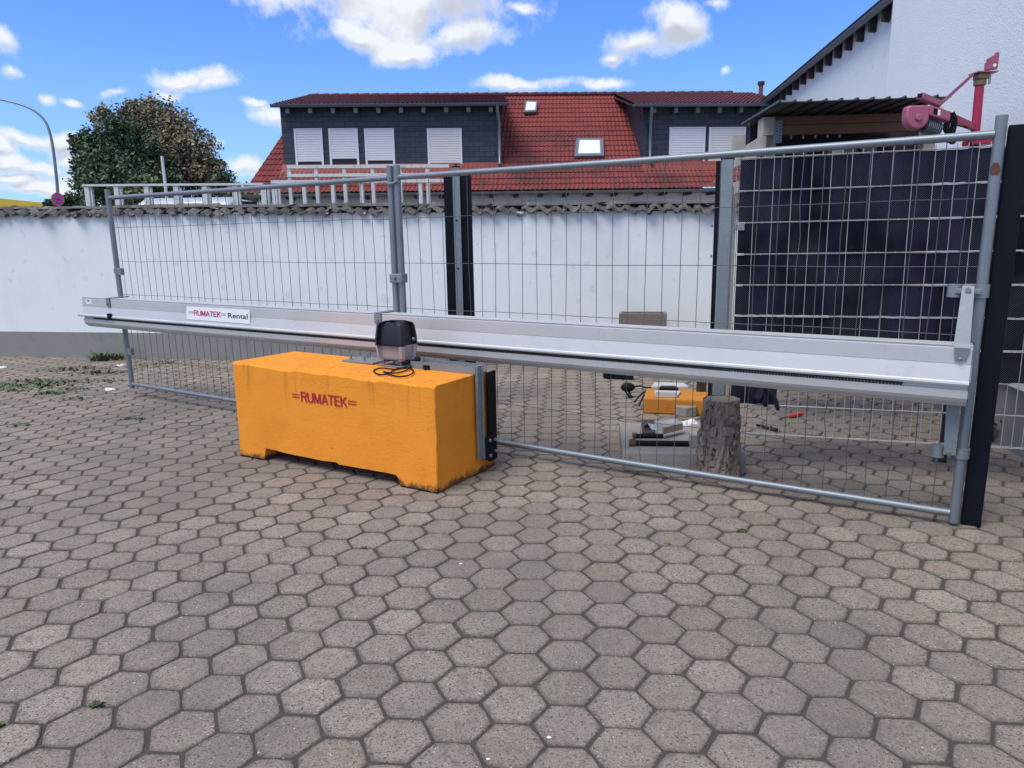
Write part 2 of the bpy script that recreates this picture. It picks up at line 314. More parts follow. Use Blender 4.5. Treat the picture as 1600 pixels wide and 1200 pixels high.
def slate():
    M = bpy.data.materials.new('slate_shingle'); M.use_nodes = True; t = M.node_tree; b = t.nodes['Principled BSDF']
    pos = N(t, 'ShaderNodeNewGeometry').outputs['Position']; s = N(t, 'ShaderNodeSeparateXYZ'); t.links.new(pos, s.inputs[0])
    cb = N(t, 'ShaderNodeCombineXYZ'); t.links.new(math_(t, 'ADD', s.outputs[0], s.outputs[1]), cb.inputs[0]); t.links.new(s.outputs[2], cb.inputs[1])
    br = N(t, 'ShaderNodeTexBrick'); t.links.new(cb.outputs[0], br.inputs[0]); br.inputs['Scale'].default_value = 1.
    br.inputs['Brick Width'].default_value = .38; br.inputs['Row Height'].default_value = .17; br.inputs['Mortar Size'].default_value = .012
    br.inputs['Color1'].default_value = (.026, .035, .056, 1); br.inputs['Color2'].default_value = (.042, .053, .076, 1); br.inputs['Mortar'].default_value = (.014, .018, .028, 1)
    t.links.new(br.outputs[0], b.inputs['Base Color']); b.inputs['Roughness'].default_value = .55
    bn = N(t, 'ShaderNodeBump'); bn.inputs['Strength'].default_value = .5; bn.inputs['Distance'].default_value = .02; bn.invert = True
    t.links.new(br.outputs['Fac'], bn.inputs['Height']); t.links.new(bn.outputs[0], b.inputs['Normal']); return M
M_slate = slate()
def strip_mat():      # woven privacy strip: tiny light dots of the weave on navy
    M = bpy.data.materials.new('navy_mesh_fabric'); M.use_nodes = True; t = M.node_tree; b = t.nodes['Principled BSDF']
    pos = N(t, 'ShaderNodeNewGeometry').outputs['Position']
    u = math_(t, 'MULTIPLY', vmath(t, 'DOT_PRODUCT', pos, (.957, -.292, 0)), 2*math.pi/.0125)
    v = math_(t, 'MULTIPLY', vmath(t, 'DOT_PRODUCT', pos, (0, 0, 1)), 2*math.pi/.0125)
    d = math_(t, 'MULTIPLY', math_(t, 'SINE', u), math_(t, 'SINE', v))
    d = math_(t, 'MULTIPLY', ramp(t, d, .3, .75), ramp(t, noise(t, pos, 3, 3, .5), .34, .58))
    mb_ = N(t, 'ShaderNodeMapping'); mb_.inputs['Scale'].default_value = (7, 7, .6); t.links.new(pos, mb_.inputs[0])
    fold_shade = ramp(t, noise(t, mb_.outputs[0], 1.0, 3, .5), .40, .66)  # shading of folds put into the colour as vertical bands
    c = mix(t, fold_shade, (.0022, .0036, .010), (.0085, .0080, .026)); c = mix(t, math_(t, 'MULTIPLY', ramp(t, noise(t, pos, 9, 5, .6), .60, .8), .4), c, (.02, .016, .02))
    c = mix(t, d, c, (.085, .09, .125)); t.links.new(c, b.inputs['Base Color']); b.inputs['Roughness'].default_value = .8; b.inputs['Specular IOR Level'].default_value = .12; return M
M_strip = strip_mat()
def text_mesh(body, size, bold=0.0):
    cu = bpy.data.curves.new('t', 'FONT'); cu.body = body; cu.size = size; cu.offset = bold; cu.align_x = 'LEFT'; cu.resolution_u = 3
    o = bpy.data.objects.new('t', cu); sc.collection.objects.link(o)
    dg = bpy.context.evaluated_depsgraph_get(); me = bpy.data.meshes.new_from_object(o.evaluated_get(dg))
    V = [tuple(v.co) for v in me.vertices]; F = [tuple(p.vertices) for p in me.polygons]
    bpy.data.objects.remove(o); bpy.data.meshes.remove(me); return V, F
def put_text(mb, body, x0, x1, yb, ht, fn, bold=0.0):
    V, F = text_mesh(body, 1.0, bold); A = np.array(V); mx, my = A.max(0)[:2]; mn, mny = A.min(0)[:2]
    cap = .73 if body != 'Rental' else .75
    mb.add([fn(x0+(v[0]-mn)/(mx-mn)*(x1-x0), yb+v[1]/cap*ht) for v in V], F)
STROKES = {'R': [[(.08, 0), (.08, 1)], [(.02, .93), (.55, .93), (.72, .84), (.76, .73), (.70, .60), (.55, .53), (.1, .53)], [(.48, .53), (.80, 0)]],
           'U': [[(.09, 1), (.09, .28), (.18, .11), (.42, .06), (.66, .11), (.75, .28), (.75, 1)]],
           'M': [[(.08, 0), (.08, 1)], [(.10, 1), (.47, .05)], [(.84, 1), (.47, .05)], [(.86, 0), (.86, 1)]],
           'A': [[(.06, 0), (.44, 1)], [(.82, 0), (.44, 1)], [(.18, .30), (.70, .30)]],
           'T': [[(.0, .93), (.78, .93)], [(.39, 0), (.39, .93)]],
           'E': [[(.08, 0), (.08, 1)], [(.08, .93), (.70, .93)], [(.08, .52), (.64, .52)], [(.08, .07), (.72, .07)]],
           'K': [[(.08, 0), (.08, 1)], [(.76, 1), (.14, .42)], [(.32, .58), (.80, 0)]]}
ADV = {'R': .92, 'U': .94, 'M': 1.06, 'A': .92, 'T': .86, 'E': .84, 'K': .84}
def put_caps(mb, body, x0, x1, y0, ht, fn3, wd=.155):      # stencil capitals; fn3(x, y, layer)
    tot = sum(ADV[c] for c in body); k = (x1-x0)/tot; x = x0; lay = 0
    for c in body:
        for st_ in STROKES[c]:
            P = [np.array(p) for p in st_]; nn = len(P); Lf, Rt = [], []
            for i in range(nn):
                d = P[min(i+1, nn-1)]-P[max(i-1, 0)]; d = d*np.array([1, 1.25]); d /= np.linalg.norm(d); o = np.array([-d[1], d[0]*.8])*wd/2; Lf.append(P[i]+o); Rt.append(P[i]-o)
            lay += 1; pts = Lf+Rt
            mb.add([fn3(x+p[0]*k, y0+min(1.02, max(-.02, p[1]))*ht, lay) for p in pts], [(i, i+1, nn+i+1, nn+i) for i in range(nn-1)])
        x += ADV[c]*k
# ================================================================== SETTING
mb = MB(); mb.add([(-900, -60, -.03), (900, -60, -.03), (900, 1500, -.03), (-900, 1500, -.03)], [(0, 1, 2, 3)])
mb.build('ground', M_ground, kind='structure', org=(0, 0, 0))
# hexagon paving; lattice fitted to the photographed joints
HR, HAZ, HX, HY = .10970, .08712, -.02367, 1.81036
hx = np.array([math.cos(HAZ), -math.sin(HAZ)]); hy = np.array([math.sin(HAZ), math.cos(HAZ)])
w0 = gp(0, 556); w1 = gp(365, 562); dw = (w1-w0)/np.linalg.norm(w1-w0); nw = np.array([-dw[1], dw[0], 0]); nw *= np.sign(nw[1])
mb = MB(); corners = [(-11, .3), (4.6, .3), (4.6, 8.6), (-11, 11.6)]
mb.add([(x, y, -.0042) for x, y in corners], [(0, 1, 2, 3)])
pave = mb.build('pavement', M_joint, kind='structure', org=(0, 0, 0))
def paver_outline(r, n_mid, rs):
    pts = []
    for k in range(6):
        a0, a1 = math.pi/3*k, math.pi/3*(k+1)
        p0 = np.array([math.cos(a0), math.sin(a0)])*r; p1 = np.array([math.cos(a1), math.sin(a1)])*r
        for j in range(n_mid):
            q = p0+(p1-p0)*(j/n_mid); k2 = (.965 if j == 0 else .998)
            pts.append(q*(k2+rs.normal(0, .011)))
    return pts
def paver_geo(mb, cx, cy, rot, r, n_mid, rs, z=0, tx=0, ty=0, tone=0):
    o = paver_outline(r, n_mid, rs); n = len(o); c, s = math.cos(rot), math.sin(rot); vs = []
    for ins, dz in ((.950, 0), (.984, -.0030), (1.0, -.012)):
        for (x, y) in o:
            x2, y2 = (x*c-y*s)*ins, (x*s+y*c)*ins; vs.append((cx+x2, cy+y2, z+dz+tx*x2+ty*y2))
    vs.append((cx, cy, z)); C0 = 3*n; mb.edge += [1.]*(3*n)+[0.]
    fs = [(C0, i, (i+1) % n) for i in range(n)]+[(i+n, (i+1) % n+n, (i+1) % n, i) for i in range(n)]+[(i+2*n, (i+1) % n+2*n, (i+1) % n+n, i+n) for i in range(n)]
    mb.add(vs, fs); mb.tone += [tone]*n+[tone-1.3]*n+[-2.4]*n
RP = HR*.984
rs = np.random.default_rng(3)
variants = []
for k in range(18):
    mb = MB(); paver_geo(mb, 0, 0, 0, RP, 2, rs, tone=rs.normal(0, .45))
    me = bpy.data.meshes.new('paver'); me.from_pydata(mb.v, [], mb.f); at = me.attributes.new('tone', 'FLOAT', 'FACE'); at.data.foreach_set('value', mb.tone); at = me.attributes.new('edge', 'FLOAT', 'POINT'); at.data.foreach_set('value', mb.edge)
    me.materials.append(M_paver); variants.append(me)
cells = []
for q in range(-70, 40):
    for r_ in range(-50, 90):
        a, b = 1.5*HR*q, 3**.5*HR*(r_+q/2); p = np.array([HX, HY])+hx*a+hy*b
        if not (-10.6 < p[0] < 4.4 and .75 < p[1] < 10.8): continue
        if (np.array([p[0], p[1], 0])-w0)@nw > -.02: continue
        if abs(p[0]) > .74*p[1]+.45: continue
        cells.append((np.hypot(p[0], p[1]), p[0], p[1]))
cells.sort()
def in_view(x, y):
    d = np.array([x, y, 0])-CAM; zf = d@fwd; px = 800+FPX*(d@RT)/zf; py = 600+FPX*(d@DN)/zf
    return zf > 0 and -60 < px < 1660 and py < 1260
vis = [c for c in cells if in_view(c[1], c[2])]; near = set(vis[:300])
mbs = MB()
for c in cells:
    _, x, y = c
    if c in near:
        o = bpy.data.objects.new('paver', variants[rs.integers(18)]); sc.collection.objects.link(o); o.parent = pave
        k_s = 1-abs(rs.normal(0, .007)); o.scale = (k_s, k_s, 1); o.location = (x+rs.normal(0, .0014), y+rs.normal(0, .0014), np.clip(rs.normal(0, .0013), -.0014, .0022)); o.rotation_euler = (rs.normal(0, .007), rs.normal(0, .007), HAZ*-1+math.pi/3*rs.integers(6)+rs.normal(0, .010))
    else:
        paver_geo(mbs, x, y, -HAZ+rs.normal(0, .012), RP, 1, rs, np.clip(rs.normal(0, .0012), -.0012, .002), np.clip(rs.normal(0, .008), -.014, .014), np.clip(rs.normal(0, .008), -.014, .014), rs.normal(0, .45))
mbs.build('paver_field', M_paver, pave, kind='stuff')
# ================================================================== WHITE BOUNDARY WALL
def W(s, off, z): return w0+dw*s+nw*off+np.array([0, 0, z])
def wtop(s): return 2.004-.0198*s
S0, S1 = -3.5, 11.3
bw = thing('boundary_wall', W(4, 0, 0), 'long white rendered boundary wall with grey plinth and weathered tile coping', 'wall')
mb = MB()
mb.hexa([W(S0, 0, .365), W(S1, 0, .345), W(S1, .24, .345), W(S0, .24, .365), W(S0, 0, wtop(S0)), W(S1, 0, wtop(S1)), W(S1, .24, wtop(S1)), W(S0, .24, wtop(S0))])
mb.build('render_face', M_wall, bw)
mb = MB(); mb.hexa([W(S0, -.018, -.05), W(S1, -.018, -.05), W(S1, .25, -.05), W(S0, .25, -.05), W(S0, -.018, .365), W(S1, -.018, .345), W(S1, .25, .345), W(S0, .25, .365)])
mb.build('plinth', M_plinth, bw)
def cope_tile(s, wdt, side, k):
    mb = MB(); n = 9; vs = []; ph = rs.normal(0, .45); am = .021+.012*rs.random(); tl = rs.normal(0, .26); lift = rs.normal(0, .013); sh = rs.normal(0, .012); th = .020
    for (o, zz) in ((-.066 if side < 0 else .31, .012), (.115, .088)):
        for lay in (0, 1):
            for i in range(n):
                x = (i/(n-1)-.5)*wdt*1.18; wv = am*math.sin((i/(n-1))*2*math.pi+ph)
                jag = rs.normal(0, .011)+(sh if o != .115 else 0)
                vs.append(W(s+x, o+jag+tl*x, wtop(s)+zz+wv*(1 if o != .115 else .9)+lift+rs.normal(0, .005)-lay*th))
    fs = []
    for i in range(n-1):
        A, B, C, D_ = i, n+i, 2*n+i, 3*n+i
        fs += [(A, A+1, C+1, C), (B+1, B, D_, D_+1), (A+1, A, B, B+1), (C, C+1, D_+1, D_)]
    fs += [(0, 2*n, 3*n, n), (n-1, 2*n-1, 4*n-1, 3*n-1)]
    mb.add(vs, fs); mb.tone = [rs.normal(0, .6)]*len(fs); return mb.build('coping_tile', M_cope, bw, smooth=50)
s = S0+.1
while s < S1:
    cope_tile(s, .166, -1, 0); s += .166
s = S0+.1
while s < S1:
    cope_tile(s, .166*2, 1, 0); s += .332
s = S0+.05
while s < S1:      # ridge caps
    mb = MB(); n = 7; L = .27; z = wtop(s)+.068+rs.normal(0, .006); vs = []
    for e, r0 in ((0, .062), (L, .050)):
        for lay in (0, -.014):
            for i in range(n):
                a = math.pi*(.06+.88*i/(n-1)); r1 = (r0+lay)*(1+rs.normal(0, .05)); vs.append(W(s+e, .115-math.cos(a)*r1*1.35, z+math.sin(a)*r1*.85))
    fs = []
    for i in range(n-1):
        A, B, C, D_ = i, n+i, 2*n+i, 3*n+i; fs += [(A, C, C+1, A+1), (B, B+1, D_+1, D_), (A, A+1, B+1, B), (C+1, C, D_, D_+1)]
    mb.add(vs, fs); mb.tone = [rs.normal(0, .6)]*len(fs); mb.build('ridge_cap', M_cope, bw, smooth=50); s += .235
# ================================================================== SLIDING GATE (fence panels on a cantilever beam)
FP0 = np.array([2.2153, 3.3693, .02]); FD = np.array([-.85579841, .51721124, .01007983]); FU = np.array([6.0884e-4, -.0184781, .9998291]); FN = np.array([.5173091, .8556583, .0154986])
F = frame(FP0, FD, FN, FU)          # u to the left along the fence, off away from the camera, v up
def fpx(px, off=0):
    p = onp(px, FP0+FN*off, FN)-FP0; return p@FD, p@FU
gate = thing('sliding_gate', F(3.5, -.1, 0), 'mobile sliding gate: two wire mesh fence panels on a long aluminium beam', 'gate')
HZ = (1.58, 1.265, .945, .63, .32)
def panel(u0, u1, start, step, cnt, label):
    pr = .0245
    post0 = MB().tube([F(u0, 0, 0), F(u0, 0, 1.94)], pr, 14)
    root = post0.build('fence_panel', M_pipe, gate, smooth=40); root['label'] = label
    mb = MB().tube([F(u1, 0, 0), F(u1, 0, 1.94)], pr, 14); mb.build('post', M_pipe, root, smooth=40)
    MB().tube([F(u0+.02, 0, 1.86), F((u0+u1)/2, 0, 1.855), F(u1-.02, 0, 1.86)], .0195, 12).build('top_rail', M_pipe, root, smooth=40)
    MB().tube([F(u0+.02, 0, .045), F((u0+u1)/2, 0, .038), F(u1-.02, 0, .045)], .0195, 12).build('bottom_rail', M_pipe, root, smooth=40)
    lev = (.055,)+HZ[::-1]+(1.845,)
    for j in range(cnt):
        u = start+step*j; pts = []; kink = rs.random() < .08
        for i, v in enumerate(lev):
            pts.append(F(u+rs.normal(0, .0022), rs.normal(0, .002), v))
            if i < len(lev)-1 and kink and rs.random() < .5:
                pts.append(F(u+rs.normal(0, .007), rs.normal(0, .004), (v+lev[i+1])/2+rs.normal(0, .04)))
        MB().tube(pts, .0021, 5).build('vertical_wire', M_wire, root)
    for v in HZ:
        pts = [F(u0+(u1-u0)*i/9., .004+rs.normal(0, .003), v+rs.normal(0, .003)) for i in range(10)]
        MB().tube(pts, .0021, 5).build('horizontal_wire', M_wire, root)
    return root
pR = panel(0, 3.504, .0996, .1042, 33, 'wire mesh panel at the end with the black board')
pL = panel(3.566, 7.07, 3.6515, .1004, 34, 'wire mesh panel at the end with the white sticker')
def collar(u, v, parent, r=.033, hgt=.05):
    MB().tube([F(u, 0, v-hgt/2), F(u, 0, v+hgt/2)], r, 14).build('pipe_clamp', M_galv, parent, smooth=40)
u, v = fpx((187, 423)); collar(7.07, v, pL); MB().box((6.985, -.018, v-.04), (7.05, .018, v+.025), F).build('latch_plate', M_galv, pL, bevel=.003)
u, v = fpx((204, 550)); collar(7.07, v, pL); MB().box((6.985, -.018, v-.03), (7.05, .018, v+.04), F).build('latch_plate', M_galv, pL, bevel=.003)
u, v = fpx((620, 434))
mb = MB(); mb.box((3.478, -.036, v-.035), (3.592, .036, v+.03), F); mb.build('panel_coupler', M_galv, pR, bevel=.006)
MB().tube([F(3.535, -.04, v), F(3.535, -.065, v)], .011, 6).build('coupler_bolt', M_galv, pR)
u, v = fpx((612, 286)); MB().tube([F(3.60, -.03, v+.01), F(3.54, -.036, v-.01), F(3.49, -.03, v+.005), F(3.48, 0, v)], .008, 6).build('wire_tie', M_galv, pR)
mb = MB(); vs_ = []
for k, (a0_, a1_) in enumerate(((.35, .7), (.1, .95), (.0, 1.0), (.15, .8))):
    for i in range(6):
        a = R(150+105*(a0_+(a1_-a0_)*i/5)); vs_.append(F(-.0253*math.cos(a)*1.0*-1 if False else .0253*math.cos(a+R(75)), .0253*math.sin(a+R(75)), 1.735-.018*k))
mb.add(vs_, [(k*6+i, k*6+i+1, k*6+7+i, k*6+6+i) for k in range(3) for i in range(5)]); mb.build('rust_patch', M_rust, pR)
# the beam
BL0, BL1 = .012, 7.47
prof = [(-.032, .622), (-.032, .915), (-.150, .915), (-.163, .911), (-.165, .902), (-.164, .832), (-.163, .828), (-.178, .752), (-.186, .747), (-.188, .738), (-.184, .729), (-.170, .727), (-.160, .724),
        (-.160, .709), (-.172, .706), (-.169, .668), (-.158, .650), (-.128, .624)]
mb = MB(); mb.prism(prof, BL0, BL1, lambda o, v, t: F(t, o, v)); beam = mb.build('aluminium_beam', M_alu, gate, smooth=12)
# mill edge seen as a bright line along the top
MB().box((BL0+.001, -.1665, .9135), (BL1-.001, -.135, .9175), F).build('top_flange', M_alu, beam)
u0 = fpx((1410, 600), -.17)[0]
mb = MB(); mb.box((u0, -.173, .7185), (7.30, -.1605, .7262), F)
t = u0
while t < 7.28:
    mb.prism([(t, .7186), (t+.0125, .7186), (t+.0095, .7098), (t+.003, .7098)], -.1725, -.1612, lambda a, b, k: F(a, k, b)); t += .0152
mb.build('gear_rack', M_rack, beam)
MB().tube([F(7.0, -.193, .735), F(7.52, -.193, .735)], .007, 6).build('stop_rod', M_galv, beam)
u, v = fpx((173, 493), -.18); MB().box((u-.02, -.205, v-.03), (u+.02, -.18, v+.02), F).build('rod_clamp', M_black, beam)
# end of the rail profile at the right
ep = [(-.038, .63), (-.038, .909), (-.158, .909), (-.158, .83), (-.176, .75), (-.176, .732), (-.164, .70), (-.164, .668), (-.126, .63)]
mb = MB(); mb.prism(ep, BL0-.006, BL0-.001, lambda o, v, t: F(t, o, v)); mb.build('end_plate', M_galv, beam)
# sticker
ua, va = fpx((293, 491), -.166); ub, vb = fpx((391, 491), -.166)
vt0, vb0 = fpx((293, 481), -.168)[1], fpx((293, 497), -.168)[1]; vt, vbm = .887, .775
def ST(u, v):
    # sticker follows the kink of the front face
    off = -.1655 if v > .83 else -.1612-(.83-v)*.268
    return F(u, off-.0016, v)
mb = MB(); vs_ = [ST(ua, vt), ST(ub, vt), ST(ua, .8305), ST(ub, .8305), ST(ua, .8295), ST(ub, .8295), ST(ua, vbm), ST(ub, vbm)]
def flatST(u, v): return F(u, -.1690-(vt-v)*.085, v)
mb = MB(); mb.hexa([flatST(ub, vbm), flatST(ua, vbm), F(ua, -.1665, vbm), F(ub, -.1665, vbm), flatST(ub, vt), flatST(ua, vt), F(ua, -.1665, vt), F(ub, -.1665, vt)])
mb.build('sticker', M_label, beam)
L = ua-ub
def stx(x, y): return F(ua-x*L, -.1700-(1-y)*(vt-vbm)*.085-.0006, vbm+y*(vt-vbm))
mb = MB(); put_caps(mb, 'RUMATEK', .125, .560, .34, .40, lambda x, y, l: stx(x, y)-FN*.00006*l, .19)
for a, b in ((.04, .118), (.562, .645)):
    for y in (.50, .60): mb.add([stx(a, y), stx(b, y), stx(b, y+.032), stx(a, y+.032)], [(0, 1, 2, 3)])
mb.build('sticker_lettering', M_redprint, beam)
mb = MB(); put_text(mb, 'Rental', .675, .97, .34, .40, stx, .010); mb.build('sticker_lettering', M_blackprint, beam)
u, v = fpx((139, 471), -.166)
MB().box((u-.05, -.1672, .852), (u+.05, -.1658, .897), F).build('type_plate', M_label, beam)
MB().box((u-.012, -.1678, .878), (u+.03, -.1674, .889), F).build('plate_print', M_blackprint, beam)
# hook brackets over the beam
for uu, nm in ((3.60, 0), (7.0, 1)):
    mb = MB(); mb.box((uu-.03, -.172, .9165), (uu+.03, .03, .925), F); mb.box((uu-.03, -.1765, .842), (uu+.03, -.1695, .925), F)
    mb.build('hook_bracket', M_galv, beam, bevel=.002)
    MB().tube([F(uu, -.176, .868), F(uu, -.188, .868)], .012, 6).build('bolt', M_galv, beam)
# strap at the closing end
a1, b1 = fpx((1504, 446), -.05), fpx((1523, 447), -.05); a2, b2 = fpx((1490, 540), -.155), fpx((1515, 545), -.155); a3, b3 = fpx((1491, 565), -.172), fpx((1509, 563), -.172)
th = FN*.006
mb = MB(); mb.slab([F(a1[0], -.05, a1[1]), F(b1[0], -.05, b1[1]), F(b2[0], -.155, .925), F(a2[0], -.155, .925)], th)
mb.slab([F(a2[0], -.155, .925), F(b2[0], -.155, .925), F(b2[0]-.003, -.176, .907), F(a2[0]-.003, -.176, .907)], th)
mb.slab([F(a2[0]-.003, -.176, .907), F(b2[0]-.003, -.176, .907), F(b3[0], -.1735, b3[1]), F(a3[0], -.1735, b3[1]-.004)], th)
mb.build('strap_bracket', M_galv, beam)
um, vm = (a1[0]+b1[0])/2, a1[1]-.02
MB().tube([F(um, -.052, vm), F(um, -.068, vm)], .013, 6).build('bolt', M_galv, beam)
u, v = fpx((1500, 561), -.176); MB().sphere(F(u, -.178, v), .008).build('bolt', M_galv, beam, smooth=60)
vv = fpx((1550, 455), 0)[1]; collar(0, vv, pR, .034, .06)
uu = fpx((1492, 452), -.02)[0]
MB().tube([F(uu, -.01, vv-.03), F(uu, -.01, vv+.03)], .032, 12).build('pipe_clamp', M_galv, pR, smooth=40)
MB().box((.0, -.044, vv-.012), (uu, -.030, vv+.012), F).build('clamp_bridge', M_galv, pR, bevel=.003)
q = [fpx(p, -.05) for p in ((1479, 630), (1501, 630), (1493, 712), (1474, 710))]
mb = MB(); mb.slab([F(a, -.05, b) for a, b in q], FN*.007); mb.build('hanger_plate', M_galv, beam)
vv = fpx((1500, 707), 0)[1]; collar(0, vv, pR, .034, .05); uu = fpx((1466, 702), -.02)[0]
MB().tube([F(uu, -.012, vv-.03), F(uu, -.012, vv+.03)], .030, 12).build('pipe_clamp', M_galv, pR, smooth=40)
u, v = fpx((1482, 705), -.056); MB().tube([F(u, -.05, v), F(u, -.064, v)], .010, 6).build('bolt', M_galv, beam)
# black end board of the gate
uR = fpx((1561, 600), .03)[0]; uL = fpx((1521, 650), .03)[0]
mb = MB(); mb.box((uR, .03, -.02), (min(uL, -.02), .085, 1.90), F); ob = mb.build('end_board', M_black, gate, bevel=.006); ob['label'] = 'tall black steel board closing the gate end'
# ================================================================== ORANGE CONCRETE BLOCK
PB = gp(685, 772); yb = math.atan2(.873, 1.493)
BD = np.array([-math.cos(yb), math.sin(yb), 0]); BN = np.array([math.sin(yb), math.cos(yb), 0]); BU = np.array([0, 0, 1.])
Bf = frame(PB, BD, BN, BU)
BLen, BDep = 1.725, .58
def ztop(a): return .648+.026*a/BLen
blk = thing('concrete_block', Bf(BLen/2, BDep/2, 0), 'orange painted concrete ballast block with red lettering under the gate beam', 'concrete block')
sil = [(0, 0), (.285, 0), (.290, .045), (.315, .070), (.42, .073), (.78, .070), (.80, .082), (.92, .075), (1.30, .083), (1.455, .092), (1.475, .088), (1.478, 0), (BLen, 0)]
def grid_block():
    mb = MB(); key = [0, .008, .285, .290, .315, .78, .80, 1.455, 1.478, BLen-.008, BLen]; A = sorted(set(key+[round(.045*i_, 3) for i_ in range(1, 38) if min(abs(.045*i_-k) for k in key) > .012]))
    g = np.random.default_rng(17)
    def zb(a): return float(np.interp(a, [p[0]+1e-6*i_ for i_, p in enumerate(sil)], [p[1] for p in sil]))
    ch = np.interp(np.linspace(0, 1, 200), np.linspace(0, 1, 40), np.abs(g.normal(0, .006, 40)))
    gouge = {4: .016, 5: .011, 3: .006}
    sec = []
    for a in A:
        top = ztop(a); bot = zb(a); end = a in (A[0], A[-1]); e = .004 if end else 0; c = float(ch[int(a/BLen*199)])
        zs = [bot+(top-.012-bot)*q for q in (0, .14, .27, .40, .53, .66, .80, 1)]
        ring = [(e+(g.normal(0, .0011))+(gouge.get(k, 0)*.8 if a < .01 else 0)+(abs(g.normal(0, .004)) if end else 0), z-(c if k == 7 else 0)) for k, z in enumerate(zs)]
        ring += [(.008+c*.8+e, top-e-g.random()*.001), (.06, top-e), (BDep-.02-e, top-e), (BDep-e, top-.02-e), (BDep-e, .30), (BDep+.055-e, .16), (BDep+.06-e, bot)]
        sh = [gouge.get(k, 0)*.6+abs(g.normal(0, .003)) if a < .005 and k < 8 else 0 for k in range(len(ring))]
        sec.append([Bf(a+sh[k], d, z) for k, (d, z) in enumerate(ring)])
    n = len(sec[0]); vs = [p for r_ in sec for p in r_]; fs = []
    for i_ in range(len(A)-1):
        for j_ in range(n): fs.append((i_*n+j_, i_*n+(j_+1) % n, (i_+1)*n+(j_+1) % n, (i_+1)*n+j_))
    fs += [tuple(range(n-1, -1, -1)), tuple((len(A)-1)*n+j_ for j_ in range(n))]
    mb.add(vs, fs); return mb
body = grid_block().build('block_body', M_orange, blk, smooth=25)
for a0, a1 in ((.0, .283), (1.48, BLen)):
    MB().box((a0+.003, -.0015, .0), (a1-.003, .01, .010), Bf).build('grimy_foot', M_rubber, blk)
tl = isinstance
def bpx(px):
    p = onp(px, PB, BN)-PB; return p@BD, p[2]
mb = MB(); xa, za = bpx((470.5, 629)); xb, zb_ = bpx((541, 640))
def BT(x, y): return Bf(xa+(xb-xa)*x, -.0025, .425+.085*y)
xa, xb = bpx((471, 624))[0], bpx((542, 632))[0]
zc, zt = bpx((507, 632))[1], bpx((507, 616))[1]; 
def BT(x, y): return Bf(xa+(xb-xa)*x, -.0030, zc+(zt-zc)*y)
put_caps(mb, 'RUMATEK', 0, 1.01, 0, 1, lambda x, y, l: BT(x, y)-BN*.00006*l, .20)
for a, b in ((-.20, -.03), (1.03, 1.21)):
    for y in (.32, .58): mb.add([BT(a, y), BT(b, y), BT(b, y+.11), BT(a, y+.11)], [(0, 1, 2, 3)])
mb.build('lettering', M_red, blk)
# steel rail on top, bracket down the end, black guide plate
zt0 = .665
mb = MB(); prf = [(.40, .0), (.40, .046), (.405, .046), (.405, .006), (.525, .006), (.525, .046), (.53, .046), (.53, 0)]
mb.prism(prf, -.018, .48, lambda d, z, t: Bf(t, d, ztop(t)+.001+z)); mb.build('mounting_rail', M_galv, blk)
mb = MB(); mb.box((.78, .37, .652), (1.06, .56, .664), lambda x, y, z: Bf(x, y, z+.012)); mb.build('base_sheet', M_galv, blk, bevel=.002)
for a, d in ((1.02, .42), (.90, .42), (.96, .52), (.10, .465), (.25, .465)):
    MB().tube([Bf(a, d, ztop(a)), Bf(a, d, ztop(a)+.045)], .009, 6).build('anchor_bolt', M_galv, blk)
mb = MB(); mb.box((-.030, .405, .10), (-.012, .448, .70), Bf); mb.box((-.042, .448, .10), (-.012, .455, .70), Bf); mb.build('end_angle', M_galv, blk)
MB().box((-.034, .52, .06), (-.018, .615, .645), Bf).build('guide_plate', M_rubber, blk, bevel=.003)
mb = MB(); mb.box((-.058, .455, .09), (-.0345, .575, .24), Bf); mb.build('guide_bracket', M_black, blk, bevel=.006)
for d, z in ((.485, .215), (.485, .115), (.55, .205), (.55, .13)):
    MB().tube([Bf(-.056, d, z), Bf(-.070, d, z)], .010, 6).build('bolt', M_galv, blk)
for a in (.15, .62):   # roller carriages that carry the beam
    mb = MB(); mb.box((a, .575, .56), (a+.22, .60, .69), Bf); mb.build('roller_carriage', M_darkst, blk, bevel=.01)
# ================================================================== GATE MOTOR
mo = gp(617, 577, .70); 
ma, md = (mo-PB)@BD, (mo-PB)@BN
ma, md = .615, .425
zb0 = .700
motor = thing('gate_motor', Bf(ma, md, .655), 'gate drive motor with black hood over grey base on orange block', 'motor')
def mring(w, d, z, bul=.0):
    pts = []
    for (sx, sy) in ((-1, -1), (1, -1), (1, 1), (-1, 1)):
        c = .028
        a = [(sx*w-sx*c, sy*d), (sx*w-sx*c*.3, sy*d-sy*c*.3), (sx*w, sy*d-sy*c)]
        pts += a if sx*sy > 0 else a[::-1]
    return [Bf(ma-x, md+y, z) for x, y in pts]
def loft(rings, cap=True):
    mb = MB(); n = len(rings[0]); vs = [p for r_ in rings for p in r_]; fs = []
    for i in range(len(rings)-1):
        for j in range(n): fs.append((i*n+j, i*n+(j+1) % n, (i+1)*n+(j+1) % n, (i+1)*n+j))
    if cap: fs += [tuple(range(n-1, -1, -1)), tuple((len(rings)-1)*n+j for j in range(n))]
    return mb.add(vs, fs)
loft([mring(.097, .072, zb0), mring(.110, .083, zb0+.02), mring(.119, .090, zb0+.10)]).build('base_housing', M_mgrey, motor, smooth=30)
loft([mring(.120, .091, zb0+.1005), mring(.119, .090, zb0+.145), mring(.109, .083, zb0+.225), mring(.100, .076, zb0+.247), mring(.066, .05, zb0+.258)]).build('hood', M_mblack, motor, smooth=30)
